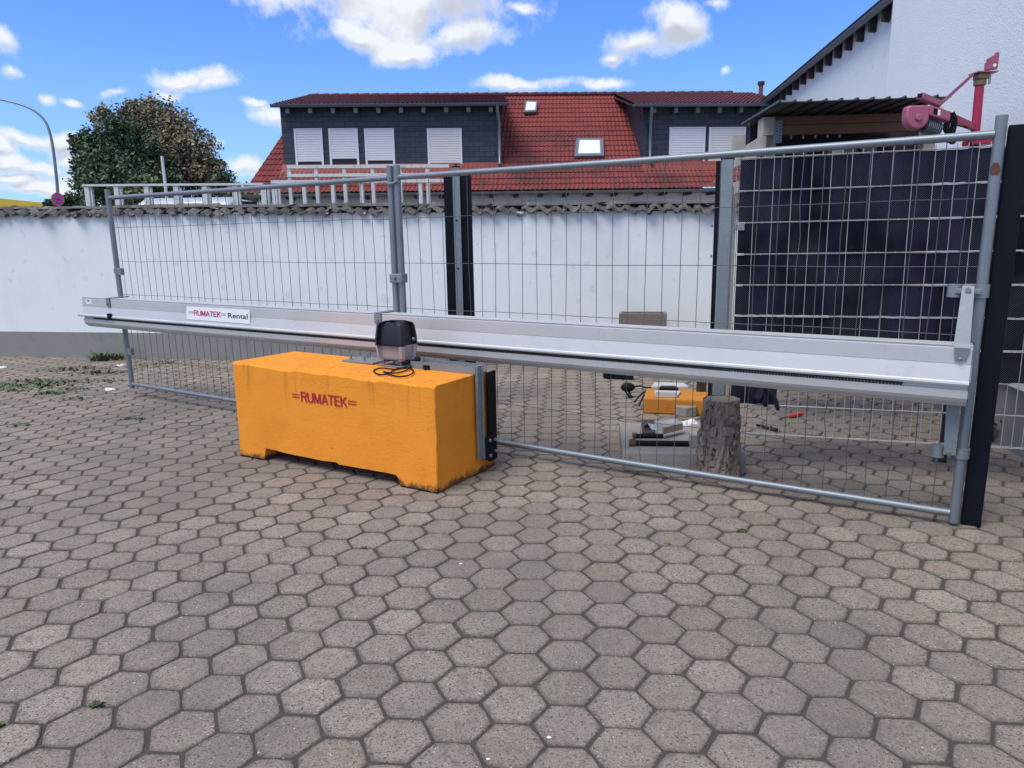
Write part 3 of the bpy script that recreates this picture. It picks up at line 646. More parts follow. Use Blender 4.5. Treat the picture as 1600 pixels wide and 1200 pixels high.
ctr = Bf(ma-.115, md+.03, zb0+.14); MB().tube([ctr, Bf(ma-.127, md+.03, zb0+.14)], .011, 10).build('lock', M_galv, motor, smooth=40)
for x, y in ((-.07, -.05), (.07, -.05), (-.07, .05), (.07, .05)):
    MB().tube([Bf(ma+x, md+y, .662), Bf(ma+x, md+y, zb0+.004)], .0065, 6).build('stud', M_galv, motor)
MB().box((ma-.125, md-.065, .660), (ma+.125, md+.085, .668), Bf).build('foot_plate', M_galv, motor, bevel=.002)
MB().tube([Bf(ma-.05, md, zb0-.015), Bf(ma-.05, md+.16, zb0-.015)], .024, 10).build('drive_pinion', M_darkst, motor, smooth=40)
# mains lead lying in loops
def top(px, dz=.008): return gp(px[0], px[1], ztop(.6)+dz)
def spline(P, k=6):
    P = [np.array(p, float) for p in P]; out = []
    for i in range(len(P)-1):
        p0, p1, p2, p3 = P[max(i-1, 0)], P[i], P[i+1], P[min(i+2, len(P)-1)]
        for j in range(k):
            t = j/k; out.append(.5*((2*p1)+(-p0+p2)*t+(2*p0-5*p1+4*p2-p3)*t*t+(-p0+3*p1-3*p2+p3)*t**3))
    out.append(P[-1]); return out
pts = [(648, 570), (622, 577), (597, 575), (584, 579), (592, 585), (606, 584), (618, 577), (632, 574), (642, 572), (634, 579), (616, 583), (599, 581), (620, 588), (640, 586), (646, 579), (640, 574), (655, 571), (664, 576)]
cab = MB().tube(spline([top(p, .006+.002*(i % 3)) for i, p in enumerate(pts)]), .0048, 6)
cab.box((-.022, -.012, .0), (.022, .012, .026), frame(top((667, 577), .0), BD, BN, BU))
cab.build('power_cable', M_rubber, label='thin black mains lead coiled on top of the orange block', cat='cable', smooth=50)
# ================================================================== POSTS BEHIND THE GATE
def plane_at(px_mid, Y):   # vertical plane facing camera roughly at forward distance Y
    return np.array([0, Y, 0])
gpost = thing('gate_post', (0, 0, 0), 'galvanised channel post between two black boards behind the gate', 'post')
NY = np.array([0, 1., 0])
Yp = 6.30
def py(px, Y): return onp(px, (0, Y, 0), NY)
xl = py((697, 400), Yp)[0]; xr = py((739, 400), Yp)[0]
gpost.location = (float((xl+xr)/2), Yp, 0); ORG[gpost.name] = np.array([(xl+xr)/2, Yp, 0])
wd = xr-xl; zt1 = py((700, 273), Yp)[2]; zt2 = py((715, 262), Yp)[2]
MB().box((xl, Yp-.02, 0), (xl+wd*.33, Yp+.06, zt1)).build('black_board', M_black, gpost, bevel=.004)
MB().box((xl+wd*.60, Yp-.02, 0), (xr, Yp+.06, zt1+.015)).build('black_board', M_black, gpost, bevel=.004)
mb = MB(); x0, x1 = xl+wd*.335, xl+wd*.595
mb.prism([(x0, Yp-.04), (x1, Yp-.04), (x1, Yp+.05), (x1-.006, Yp+.05), (x1-.006, Yp-.032), (x0+.006, Yp-.032), (x0+.006, Yp+.05), (x0, Yp+.05)], 0, zt2, lambda a, b, t: (a, b, t)); mb.build('steel_channel', M_galv, gpost)
MB().box((x0-.003, Yp-.043, zt2), (x1+.003, Yp+.05, zt2+.008)).build('cap', M_black, gpost)
MB().tube([((x0+x1)/2, Yp-.02, zt2), ((x0+x1)/2, Yp-.02, zt2+.03)], .008, 6).build('stud', M_black, gpost)
for z in (1.66, 1.25): MB().tube([((x0+x1)/2-.005, Yp-.046, z), ((x0+x1)/2-.005, Yp-.038, z)], .009, 8).build('bolt_hole', M_black, gpost)
# mat fence frame
MYAW = R(17.1); MD = np.array([math.cos(MYAW), -math.sin(MYAW), 0]); MN = np.array([math.sin(MYAW), math.cos(MYAW), 0])
m0 = gp(1158, 676, .235); Mf = frame(np.array([m0[0], m0[1], 0]), MD, MN, BU)
def mpx(px, off=0):
    p = onp(px, np.array([m0[0], m0[1], 0])+MN*off, MN)-np.array([m0[0], m0[1], 0]); return p@MD, p[2]
zrow = [mpx((1165, y))[1] for y in (250.6, 301.4, 350.4, 398.5)]
ZT, ZB = mpx((1300, 241.5))[1], .235; nrow = 9; dz = (ZT-ZB)/nrow
rr_ = [ZB+dz*i for i in range(nrow+1)]
mlen = 1.62
matf = thing('mat_fence', Mf(.8, 0, 0), 'double rod mesh fence woven with navy privacy strips beside the shelter', 'fence')
for i, z in enumerate(rr_):
    for o in (-.0085, .0085):
        MB().tube([Mf(-.095, o, z+rs.normal(0, .001)), Mf(mlen, o, z+rs.normal(0, .002))], .0028, 5).build('horizontal_rod', M_rod, matf)
k = 0; uu = .012-.0525*2
rodu = []
while uu < mlen:
    MB().tube([Mf(uu, 0, ZB-.012), Mf(uu+rs.normal(0, .001), 0, ZT+.028)], .0023, 5).build('vertical_rod', M_rod, matf); rodu.append(uu); uu += .0525
for i in range(nrow):
    lo, hi = rr_[i]+.006, rr_[i+1]-.006
    if i == 0: continue
    L0, L1 = -.072, mlen
    if i == 1: L1 = .20
    mb = MB(); A = []; n = int((L1-L0)/.0525*2)+1
    for j in range(n+1):
        a = L0+(L1-L0)*j/n; w = .0066*math.cos(math.pi*(a-.012)/.0525); A.append((a, w))
    vs_ = [Mf(a, w, lo+rs.normal(0, .0012)) for a, w in A]+[Mf(a, w, hi+rs.normal(0, .0012)) for a, w in A]+[Mf(a, w+.0014, lo) for a, w in A]+[Mf(a, w+.0014, hi) for a, w in A]
    n1 = n+1; fs = []
    for j in range(n): fs += [(j, j+1, n1+j+1, n1+j), (2*n1+j+1, 2*n1+j, 3*n1+j, 3*n1+j+1)]
    mb.add(vs_, fs); mb.build('privacy_strip', M_strip, matf, smooth=60)
mb = MB()      # torn ends of the lowest strip hanging loose
for (x0_, y0_, x1_, y1_, w) in ((1182, 604, 1196, 634, .02), (1196, 606, 1215, 640, .014), (1188, 606, 1180, 626, .03)):
    p0 = Mf(*[mpx((x0_, y0_))[0], -.01, mpx((x0_, y0_))[1]]); a, z = mpx((x1_, y1_)); p1 = Mf(a, -.03, z)
    mb.tube(spline([p0, (p0+p1)/2+np.array([.015, 0, .01]), p1]), [w]*6+[w*.5], 5)
mb.build('torn_strip', M_strip, matf)
# hinge post at the left of the mat fence
a0 = mpx((1118, 420), .02)[0]; a1 = mpx((1140, 420), .02)[0]
hp = thing('hinge_post', Mf((a0+a1)/2, 0, 0), 'galvanised square steel post with hinge clip at end of mat fence', 'post')
zp = mpx((1130, 249))[1]
MB().box((a0+.012, -.03, 0), (a1, .06, zp), Mf).build('square_tube', M_galv, hp, bevel=.006)
MB().box((a0+.008, -.033, zp), (a1+.004, .063, zp+.008), Mf).build('post_cap', M_black, hp)
MB().box((a0-.018, -.025, .05), (a0+.009, .03, zp-.01), Mf).build('side_flat', M_black, hp)
MB().box((a1+.001, -.012, .05), (a1+.008, .05, zp-.16), Mf).build('edge_strip', M_galv, hp)
for y in (285, 325, 352, 400):
    z = mpx((1128, y))[1]; MB().tube([Mf(a0-.022, -.0, z), Mf(a0-.034, 0, z)], .009, 6).build('bolt', M_galv, hp)
z = mpx((1150, 355))[1]
mb = MB(); mb.box((a1+.009, -.014, z-.035), (a1+.018, .03, z+.03), Mf); mb.box((a1+.018, -.008, z-.012), (max(-.09, a1+.02), .012, z+.012), Mf); mb.box((max(-.10, a1+.0185), -.02, z-.02), (-.035, -.0125, z+.016), Mf); mb.build('hinge_clip', M_galv, hp, bevel=.002)
# ================================================================== RIGHT BUILDINGS
nb0 = gp(1545, 690); th_ = R(12)
ND = np.array([math.sin(th_), math.cos(th_), 0]); NNn = np.array([math.cos(th_), -math.sin(th_), 0])     # along wall (away), into building
Nf = frame(nb0, ND, NNn, BU)
def npx(px):
    p = onp(px, nb0, NNn)-nb0; return p@ND, p[2]
sEnd = npx((1388, 100))[0]; zpl = npx((1585, 606))[1]
M_wall2 = mk('rough_white_render', (.83, .84, .85), .92, var=.03, vs=2, bump=.6, bs=60)
nbld = thing('white_building', Nf(1, 2, 0), 'tall white roughcast building wall behind the pink hoist', 'building')
MB().box((-6, 0, zpl), (sEnd, 6, 9.5), Nf).build('rendered_wall', M_wall2, nbld)
MB().box((-6, .03, -.05), (sEnd-.01, 5.9, zpl-.0), Nf).build('plinth', M_plinth, nbld)
mb = MB(); mb.prism([(-.4, 9.5), (6.4, 9.5), (3, 12)], -6.3, sEnd+.3, lambda a, z, t: Nf(t, a, z)); mb.build('roof', M_tiled, nbld)
# far annex with the long gutter, running away from the camera
vp = dirn(915, 389); AD = np.array([vp[0], vp[1], 0]); AD /= np.linalg.norm(AD); AN = np.array([AD[1], -AD[0], 0])
alat = 6.1; aP = AN*alat
def apx(px, lat):
    p = onp(px, AN*lat, AN); return p@AD, p[2]
s_a, zg = apx((1393, 0), alat); s_b, zg2 = apx((1188, 168), alat)
Af = frame((0, 0, 0), AD, AN, BU)
ann = thing('white_annex', Af((s_a+s_b)/2, alat+3, 0), 'white annex with long gutter and dark rafter ends under the eave', 'building')
MB().box((s_a-3, alat+.20, 0), (s_b+.3, alat+8, zg+.25), Af).build('rendered_wall', M_wall, ann)
mb = MB(); mb.prism([(alat+.02, zg+.05), (alat+4.5, zg+2.6), (alat+4.5, zg+2.8), (alat-.05, zg+.16)], s_a-3, s_b+.25, lambda a, z, t: Af(t, a, z)); mb.build('roof', M_roofm, ann)
mb = MB(); gut = []
for i in range(9): gut.append((alat-.02+.085*math.cos(math.pi+math.pi*i/8), zg+.085*math.sin(math.pi+math.pi*i/8)*1.1))
for i in range(9): gut.append((alat-.02+.075*math.cos(-math.pi*i/8), zg+.075*math.sin(-math.pi*i/8)*1.1))
mb.prism(gut, s_a-3, s_b, lambda a, z, t: Af(t, a, z+.05)); mb.build('gutter', M_fascia, ann, smooth=40)
MB().tube([Af(s_b-.1, alat-.03, zg), Af(s_b-.1, alat-.02, zg-.35), Af(s_b-.08, alat+.35, zg-.75), Af(s_b-.08, alat+.45, 0)], .06, 10).build('downpipe', M_zinc, ann, smooth=50)
x = s_b-.3
while x > s_a-2.5:
    mb = MB(); mb.prism([(alat+.04, zg-.02), (alat+.21, zg+.10), (alat+.21, zg-.26), (alat+.05, zg-.24)], x-.055, x+.055, lambda a, z, t: Af(t, a, z)); mb.build('rafter_end', M_darkwood, ann); x -= .72
MB().box((s_a-3, alat+.05, zg+.10), (s_b, alat+.21, zg+.13), lambda a, b, c: Af(a, b, c+.45*(b-alat))).build('soffit', M_darkwood, ann)
# ================================================================== TIMBER SHELTER
Ys = 5.35; syaw = R(5); SD = np.array([math.cos(syaw), -math.sin(syaw), 0]); SN = np.array([math.sin(syaw), math.cos(syaw), 0])
s0 = onp((1198, 200), (2.0, Ys, 0), SN); s0[2] = 0; Sf = frame(s0, SD, SN, BU)
def spx(px, off=0):
    p = onp(px, s0+SN*off, SN)-s0; return p@SD, p[2]
sw = spx((1470, 200))[0]
zf0, zf1, zf2 = spx((1300, 208))[1], spx((1300, 193))[1], spx((1300, 180))[1]
shel = thing('timber_shelter', Sf(sw/2, .8, 0), 'small timber shelter with dark ribbed sheet roof beside the white building', 'shelter')
MB().box((0, 0, zf0), (sw, .05, zf1-.002), Sf).build('fascia_board', M_woodb, shel, bevel=.003)
MB().box((.0, -.006, zf1), (sw, .05, zf2), Sf).build('fascia_board', M_woodb, shel, bevel=.003)
ov = -.50; zr0 = spx((1300, 158), ov)[1]; zr1 = zf2+.02; dep = .56
xl0 = spx((1216, 164), ov)[0]; xr0 = min(spx((1486, 158), ov)[0], 9)
def zroof(d): return zr0+(zr1-zr0)*(d-ov)/(0-ov) if True else 0
mb = MB(); mb.hexa([Sf(xl0, ov, zroof(ov)), Sf(xr0, ov, zroof(ov)), Sf(xr0, dep, zroof(dep)), Sf(xl0, dep, zroof(dep)), Sf(xl0, ov, zroof(ov)+.006), Sf(xr0, ov, zroof(ov)+.006), Sf(xr0, dep, zroof(dep)+.006), Sf(xl0, dep, zroof(dep)+.006)])
rf = mb.build('sheet_roof', M_roofm, shel)
x = xl0
while x < xr0:
    mb = MB(); mb.prism([(x, -.001), (x+.018, -.001), (x+.013, .013), (x+.005, .013)], ov-.004, dep, lambda a, b, t: Sf(a, t, zroof(t)+.006+b)); mb.build('roof_rib', M_roofm, rf)
    mb = MB(); mb.prism([(x+.004, -.006), (x+.02, -.006), (x+.02, .001), (x+.004, .001)], ov, dep, lambda a, b, t: Sf(a, t, zroof(t)+b)); mb.build('roof_seam', M_black, rf); x += .098
pw = .085
for (px_, d, zlo) in ((.0, .055, zf0-.45), (sw-pw, .055, .9), (.0, 1.25, 0)):
    MB().box((px_, d, zlo), (px_+pw, d+pw, zf2-.01 if d < 1 else zf0-.30), Sf).build('timber_post', M_woodp, shel, bevel=.004)
MB().box((-.03, -.012, zf0-.005), (.055, .14, zf2+.0), Sf).build('beam_end', M_woodp, shel, bevel=.004)
for zz_, hh in ((zf0-.14, .13), (zf0-.36, .10)):
    MB().box((-.045, -.02, zz_), (-.002, 1.33, zz_+hh), Sf).build('side_board', M_woodp, shel, bevel=.003)
MB().box((-.13, .44, zf0-.04), (-.046, .54, zf0+.07), Sf).build('purlin_end', M_woodp, shel)
MB().box((0.0, .50, .9), (sw, .53, zroof(.5)-.004), Sf).build('back_panel', M_darkwood, shel)
MB().box((sw-.03, .145, .9), (sw, .499, zroof(.5)-.02), Sf).build('side_panel', M_darkwood, shel)
pa, pb_ = spx((1209, 189)), spx((1220, 224))
MB().box((pa[0], -.018, pb_[1]), (pb_[0], -.0125, pa[1]), Sf).build('nail_plate', M_galv, shel)
for i in range(7):
    for j in range(2):
        c = (pa[0]+(pb_[0]-pa[0])*(.3+.4*j), pa[1]+(pb_[1]-pa[1])*(.08+.135*i+.05*j))
        MB().tube([Sf(c[0], -.0195, c[1]), Sf(c[0], -.0182, c[1])], .006, 6).build('nail_hole', M_blue, shel)
for i in range(5):
    u_, z_ = spx((1236+i*19, 213)); MB().tube([Sf(u_, -.004, zf0-.012), Sf(u_, .004, zf0-.03)], .008, 6).build('screw', M_galv, shel)
MB().box((.0, .145, .94), (sw-.031, .499, .98), Sf).build('shelf', M_woodp, shel)
mc = thing('machine_cabinet', Sf(.55, .5, .98), 'pale machine cabinet on the shelf inside the timber shelter', 'cabinet')
q0, q1 = spx((1252, 228), .3), spx((1372, 228), .3)
MB().box((q0[0], .3, .981), (q1[0], .49, q0[1]), Sf).build('cabinet_body', M_plinth, mc, bevel=.02)
qa, qb = spx((1262, 234), .298), spx((1292, 243), .298); MB().box((qa[0], .292, qb[1]), (qb[0], .299, qa[1]), Sf).build('vent_slot', M_black, mc)
qa, qb = spx((1300, 231), .298), spx((1318, 241), .298); MB().box((qa[0], .290, qb[1]), (qb[0], .299, qa[1]), Sf).build('control_panel', M_label, mc, bevel=.004)
MB().tube(spline([Sf(q0[0]+.38, .31, q0[1]-.01), Sf(q0[0]+.42, .28, q0[1]-.04), Sf(q0[0]+.48, .28, q0[1]-.16)]), .01, 6).build('hose', M_rubber, mc)
# ================================================================== PINK HOIST
Yh = 4.42
def hp_(px, Y=Yh): return py(px, Y)
hoist = thing('wire_hoist', (float(hp_((1525, 230))[0]), Yh, 0), 'pink and crimson electric wire hoist on swivel arm beside white wall', 'hoist')
pt, pbm = hp_((1531, 130)), hp_((1523, 219))
MB().tube([pbm, pt], .0245, 16).build('swivel_pole', M_crim, hoist, smooth=40)
MB().tube([np.array([pbm[0], pbm[1], 0]), pbm], .024, 12).build('support_pole', M_darkst, hoist, smooth=40)
bx = frame(pt, rt0, NY, BU)
MB().tube([bx(0, 0, -.012), bx(0, 0, .016)], .033, 12).build('bearing_clamp', M_brass, hoist, smooth=30)
MB().box((-.030, -.036, .017), (.034, .03, .050), bx).build('clamp_jaw', M_brass, hoist, bevel=.008)
MB().tube([bx(.036, -.03, -.012), bx(.036, -.03, .058)], .007, 8).build('clamp_bolt', M_galv, hoist)
MB().box((-.046, -.045, .052), (.075, .045, .059), bx).build('head_plate', M_pink, hoist)
mb = MB(); ol = [hp_(p, Yh-.03) for p in ((1541, 109), (1559, 107), (1562, 82), (1558, 81), (1556, 88), (1553, 86), (1545, 91), (1545, 96), (1542, 97))]
n = len(ol); off = np.array([.006, .03, 0]); mb.add(ol+[p+off for p in ol], [tuple(range(n)), tuple(range(2*n-1, n-1, -1))]+[((i+1) % n, i, n+i, n+(i+1) % n) for i in range(n)]); mb.build('wall_plate', M_pink, hoist)
c = hp_((1554, 102), Yh-.032); MB().tube([c, c+np.array([0, -.002, 0])], .010, 10).build('plate_hole', M_label, hoist)
arm0, arm1 = hp_((1519, 198), Yh-.01), hp_((1462, 173), Yh-.22)
ad = (arm1-arm0); al = np.linalg.norm(ad); ad /= al; az_ = np.cross(np.cross(ad, BU), ad); az_ /= np.linalg.norm(az_); ay = np.cross(az_, ad)
Hf = frame(arm0, ad, ay, az_)
MB().box((-.01, -.016, -.019), (al, .016, .019), Hf).build('jib_arm', M_crim, hoist, bevel=.003)
MB().box((.03, -.0165, -.010), (.055, -.0162, .012), Hf).build('arm_sticker', M_woodp, hoist)
MB().box((al-.02, -.018, .024), (al+.175, .018, .056), Hf).build('jib_tube', M_pink, hoist, bevel=.003)
MB().box((al+.1745, -.013, .029), (al+.1762, .013, .051), Hf).build('tube_mouth', M_black, hoist)
b0, b1 = hp_((1521, 116), Yh-.045), hp_((1465, 167), Yh-.22)
MB().slab([b0+BU*.011, b0-BU*.011, b1-BU*.011, b1+BU*.011], (.0, .008, 0)).build('brace', M_pink, hoist)
wc = hp_((1430, 184), Yh-.34); mb = MB(); dp = []
for i in range(15):
    a = math.pi*i/14+math.pi; dp.append((.062*math.cos(a), .058*math.sin(a)-.006))
dp += [(.062, .046), (.052, .060), (-.052, .060), (-.062, .046)]
mb.prism(dp, -.03, .03, lambda a, z, t: wc+np.array([a, t, z])); mb.build('drum_cover', M_pink, hoist, smooth=35, bevel=.009)
MB().tube([wc+np.array([0, -.03, -.004]), wc+np.array([0, -.041, -.004])], .018, 16).build('hub_boss', M_pink, hoist, smooth=40, bevel=.003)
gx = np.array([.93, .12, -.24]); gx /= np.linalg.norm(gx); gb0 = wc+np.array([.060, .0, .036]); Gf = frame(gb0, gx, NY, BU)
MB().box((0, -.032, -.028), (.13, .032, .024), Gf).build('gear_case', M_pink, hoist, bevel=.006)
MB().box((.022, -.0336, -.016), (.046, -.0324, .014), Gf).build('rating_plate', M_black, hoist)
MB().box((.048, -.0336, -.016), (.064, -.0324, .014), Gf).build('rating_label', M_label, hoist)
MB().tube([wc+np.array([.05, .015, -.035]), wc+np.array([.15, .03, -.062])], .036, 14).build('motor_body', M_darkst, hoist, smooth=40)
for i in range(8):
    c = wc+np.array([.065, .018, -.04])+np.array([.011*i, .0015*i, -.003*i]); MB().tube([c, c+np.array([.004, .0005, -.001])], .041, 14).build('cooling_fin', M_zinc, hoist)
lo = hp_((1484, 188), Yh-.2)
for k_ in range(5):
    c = lo+np.array([rs.normal(0, .008), rs.normal(0, .02), rs.normal(0, .01)])
    MB().tube(spline([c+np.array([.0, 0, .05]), c+np.array([.022, 0, .0]), c+np.array([.01, 0, -.07]), c+np.array([-.02, .0, -.045]), c+np.array([-.01, 0, .04])]), .0055, 6).build('cable_loop', M_rubber, hoist, smooth=60)
MB().tube(spline([lo+np.array([.01, 0, -.02]), hp_((1500, 197), Yh-.1), hp_((1510, 199), Yh-.05), hp_((1517, 196), Yh-.03)]), .004, 6).build('cable_loop', M_rubber, hoist)
hk = hp_((1482, 205), Yh-.2); MB().tube(spline([hk, hk+np.array([.006, 0, -.05]), hk+np.array([.035, 0, -.062]), hk+np.array([.042, 0, -.02])]), .010, 7).build('load_hook', M_darkst, hoist, smooth=60)
MB().tube([pbm+BU*.004, pbm+BU*.028], .034, 12).build('foot_bearing', M_brass, hoist, smooth=30)
MB().box((-.045, -.05, -.03), (.085, .05, .0), frame(pbm, rt0, NY, BU)).build('foot_bracket', M_crim, hoist, bevel=.004)
# ================================================================== RED ROOFED HOUSE
hyaw = R(-2.5); HD = np.array([math.cos(hyaw), -math.sin(hyaw), 0]); HN = np.array([math.sin(hyaw), math.cos(hyaw), 0])
E0 = np.array([0, 24.6, 0]); Hs = frame(E0, HD, HN, BU)
def hpx(px, dd): 
    p = onp(px, E0+HN*dd, HN)-E0; return p@HD, p[2]
house = thing('house', Hs(0, 4, 0), 'white house with red tiled roof and two slate clad dormers', 'house')
xL = hpx((383, 288), 0)[0]; xR = hpx((1215, 296), 0)[0]; ze = hpx((800, 293), 0)[1]
# ridge: slope chosen so that the ridge meets the photographed line
slope = math.tan(R(40)); dR = 5.2
for _ in range(30):
    zr = hpx((900, 149), dR)[1]; dR = (zr-ze)/slope
zr = ze+slope*dR; xRl = hpx((482, 152), dR)[0]; xRr = xR
MB().box((xL+.25, .55, 0), (xR, 2*dR-.5, ze-.05), Hs).build('rendered_wall', M_wall, house)
def tiled(name, p00, p10, p11, p01, nrm, ncol, nrow, mat, amp=.022, sub=6, step=.028):
    # p00 eave-left, p10 eave-right, p11 ridge-right, p01 ridge-left : rolled tiles in stepped courses
    p00, p10, p11, p01, nrm = map(lambda q: np.array(q, float), (p00, p10, p11, p01, nrm)); n = ncol*sub+1; U = np.linspace(0, 1, n)
    prof_ = np.array([amp*max(-.25, math.cos(2*math.pi*((i/sub) % 1.)))for i in range(n)]); vs = []; fs = []
    for r in range(nrow):
        for t, hgt in ((r/nrow, step), ((r+1)/nrow, .0)):
            a = p00+(p01-p00)*t; b = p10+(p11-p10)*t
            vs += list(a[None]+(b-a)[None]*U[:, None]+nrm[None]*(prof_+hgt)[:, None])
        o = (2*r)*n
        for i in range(n-1): fs.append((o+i, o+i+1, o+n+i+1, o+n+i))
        if r:
            for i in range(n-1): fs.append((o-n+i, o-n+i+1, o+i+1, o+i))
    mb = MB(); mb.v = [tuple(map(float, v)) for v in vs]; mb.f = fs; return mb
rn = Hs(0, -slope, 1)-Hs(0, 0, 0); rn /= np.linalg.norm(rn)
wpx = xR-xL; nc = int(wpx/.152); nr = int(round((zr-ze)/math.sin(R(40))/.315))
roof = tiled('roof', Hs(xL, -.25, ze-.25*slope+.1), Hs(xR, -.25, ze-.25*slope+.1), Hs(xRr, dR, zr), Hs(xRl, dR, zr), rn, nc, nr, M_tile).build('tiled_roof', M_tile, house)
mb = MB(); mb.slab([Hs(xRl, dR, zr-.05), Hs(xRr, dR, zr-.05), Hs(xR, 2*dR, ze), Hs(xL, 2*dR, ze)], (0, 0, -.1)); mb.build('rear_roof', M_tiled, house)
mb = MB(); tri = [Hs(xL+.35, .56, ze-.12), Hs(xL+.35, 2*dR-.51, ze-.12), Hs(xRl+.35, dR, zr-.45)]; ofs = HD*.15; mb.add(tri+[p+ofs for p in tri], [(0, 1, 2), (5, 4, 3), (0, 3, 4, 1), (1, 4, 5, 2), (2, 5, 3, 0)]); mb.build('gable', M_wall, house)
x = xRl
while x < xRr-.2:
    MB().tube([Hs(x, dR, zr+.02), Hs(x+.40, dR, zr+.05)], .095, 8).build('ridge_tile', M_tiled, roof, smooth=60); x += .385
gz = ze-.16
mb = MB(); gg = [(-.36+.075*math.cos(math.pi+math.pi*i/6), gz+.075*math.sin(math.pi+math.pi*i/6)) for i in range(7)]; mb.prism(gg, xL-.1, xR, lambda a, z, t: Hs(t, a, z)); mb.build('eave_gutter', M_plinth, house, smooth=40)
MB().box((xL, -.28, gz-.03), (xR, .55, gz+.0), lambda a, b, c: Hs(a, b, c-.02)).build('soffit', M_plinth, house)
x = xL+.5
while x < xR:
    MB().box((x, -.22, gz-.14), (x+.13, .55, gz-.055), Hs).build('rafter_end', M_darkwood, house); x += .84
# apron under each dormer and dormers
def dormer(xa, xb, ytop, windows, pipe_px, ridge_l, side_right=True, nm='slate clad dormer', gut_l=None):
    dd = .95; zb_ = hpx((xa, 267), dd)[1]
    a, b = hpx((xa, 220), dd)[0], hpx((xb, 220), dd)[0]; zt_ = hpx(((xa+xb)/2, ytop), dd)[1]
    zb_ = ze+slope*dd+.08
    mb = MB(); mb.prism([(dd, zb_-.25), (dd, zt_+.15), (dR-.3, zr-.12), (dR-.3, zr-.6)], a, b, lambda q, z, t: Hs(t, q, z)); dm = mb.build('dormer', M_slate, house); dm['label'] = nm
    fo = .58; zg_ = hpx(((xa+xb)/2, 163.5), fo)[1]
    ga, gb = (hpx((gut_l, 166), fo)[0] if gut_l else a-.15), b+.28
    nn = Hs(0, -(zr-zg_)/(dR-fo), 1)-Hs(0, 0, 0); nn /= np.linalg.norm(nn)
    ncol = int((gb-ga)/.152)
    tiled('dr', Hs(ga, fo, zg_+.03), Hs(gb, fo, zg_+.03), Hs(gb-.1 if side_right else gb, dR, zr+.05), Hs(ridge_l if ridge_l is not None else ga, dR, zr+.05), nn, ncol, 13, M_tiled).build('dormer_roof', M_tiled, house)
    mb = MB(); mb.slab([Hs(ga, fo, zg_-.0), Hs(gb, fo, zg_-.0), Hs(gb, dR, zr-.06), Hs(ga, dR, zr-.06)], (0, 0, -.06)); mb.build('dormer_eave_board', M_darkwood, house)
    gg = [(fo-.08+.085*math.cos(math.pi+math.pi*i/6), zg_+.02+.10*math.sin(math.pi+math.pi*i/6)) for i in range(7)]
    mb = MB(); mb.prism(gg, ga-.05, gb-.05, lambda q, z, t: Hs(t, q, z)); mb.build('dormer_gutter', M_fascia, house, smooth=40)
    x = a+.25
    while x < b-.1:
        MB().box((x, fo+.05, zg_-.24), (x+.13, dd+.02, zg_-.07), Hs).build('rafter_end', M_fascia, house); x += .755
    if pipe_px:
        x = hpx((pipe_px, 200), dd)[0]
        MB().tube([Hs(x, fo-.08, zg_-.03), Hs(x, fo-.05, zg_-.2), Hs(x+.06, dd-.09, zg_-.55), Hs(x+.06, dd-.09, zb_+.18), Hs(x+.05, dd-.35, zb_-.08)], .055, 8).build('downpipe', M_zinc, house, smooth=50)
    q = rn
    mb = MB(); ap0 = ze+slope*.42+.10
    mb.slab([Hs(a-.05, .42, ap0), Hs(b+.05, .42, ap0), Hs(b+.05, dd, zb_+.06), Hs(a-.05, dd, zb_+.06)], (0, 0, -.02)); mb.build('apron_flashing', M_apron, house)
    for (x0, y0, x1, y1, gap, smat) in windows:
        (wa, wz1), (wb, wz0) = hpx((x0, y0), dd), hpx((x1, y1), dd)
        win = MB(); f_ = .07
        for bx in (((wa, wz0), (wa+f_, wz1)), ((wb-f_, wz0), (wb, wz1)), ((wa+f_, wz0), (wb-f_, wz0+f_)), ((wa+f_, wz1-.04), (wb-f_, wz1))):
            win.box((bx[0][0], dd-.05, bx[0][1]), (bx[1][0], dd+.01, bx[1][1]), Hs)
        wo_ = win.build('window', M_frame, house)
        MB().box((wa-.06, dd-.10, wz0-.05), (wb+.06, dd-.001, wz0), Hs).build('sill', M_frame, wo_)
        MB().box((wa+f_, dd-.012, wz0+f_), (wb-f_, dd-.002, wz1-.04), Hs).build('pane', M_glass, wo_)
        zs = wz0+f_+gap*(wz1-wz0); ns = max(4, int((wz1-.04-zs)/.078)); pts = []
        for i in range(ns):
            z0 = zs+(wz1-.041-zs)*i/ns; z1 = zs+(wz1-.041-zs)*(i+1)/ns; pts += [(dd-.020, z0), (dd-.038, z0+.012), (dd-.038, z1-.018), (dd-.016, z1-.006)]
        pts += [(dd-.014, wz1-.041), (dd-.014, zs)]
        mb = MB(); mb.prism(pts, wa+f_-.005, wb-f_+.005, lambda q_, z, t: Hs(t, q_, z)); mb.build('roller_shutter', smat, wo_)
dormer(441, 783, 174, [(459, 201, 507, 262, .10, M_shut), (513, 201, 562, 261, .16, M_shut), (569, 201, 618, 260, .10, M_shut), (667, 201, 723, 269, .0, M_shut2)], 777, xRl, True, 'wide slate dormer with four shuttered windows', 426)
dormer(1004, 1215, 172, [(1046, 199, 1100, 263, .16, M_shut), (1108, 199, 1162, 264, .0, M_shut2)], 1013, None, False, 'narrower slate dormer with two shuttered windows', 991)
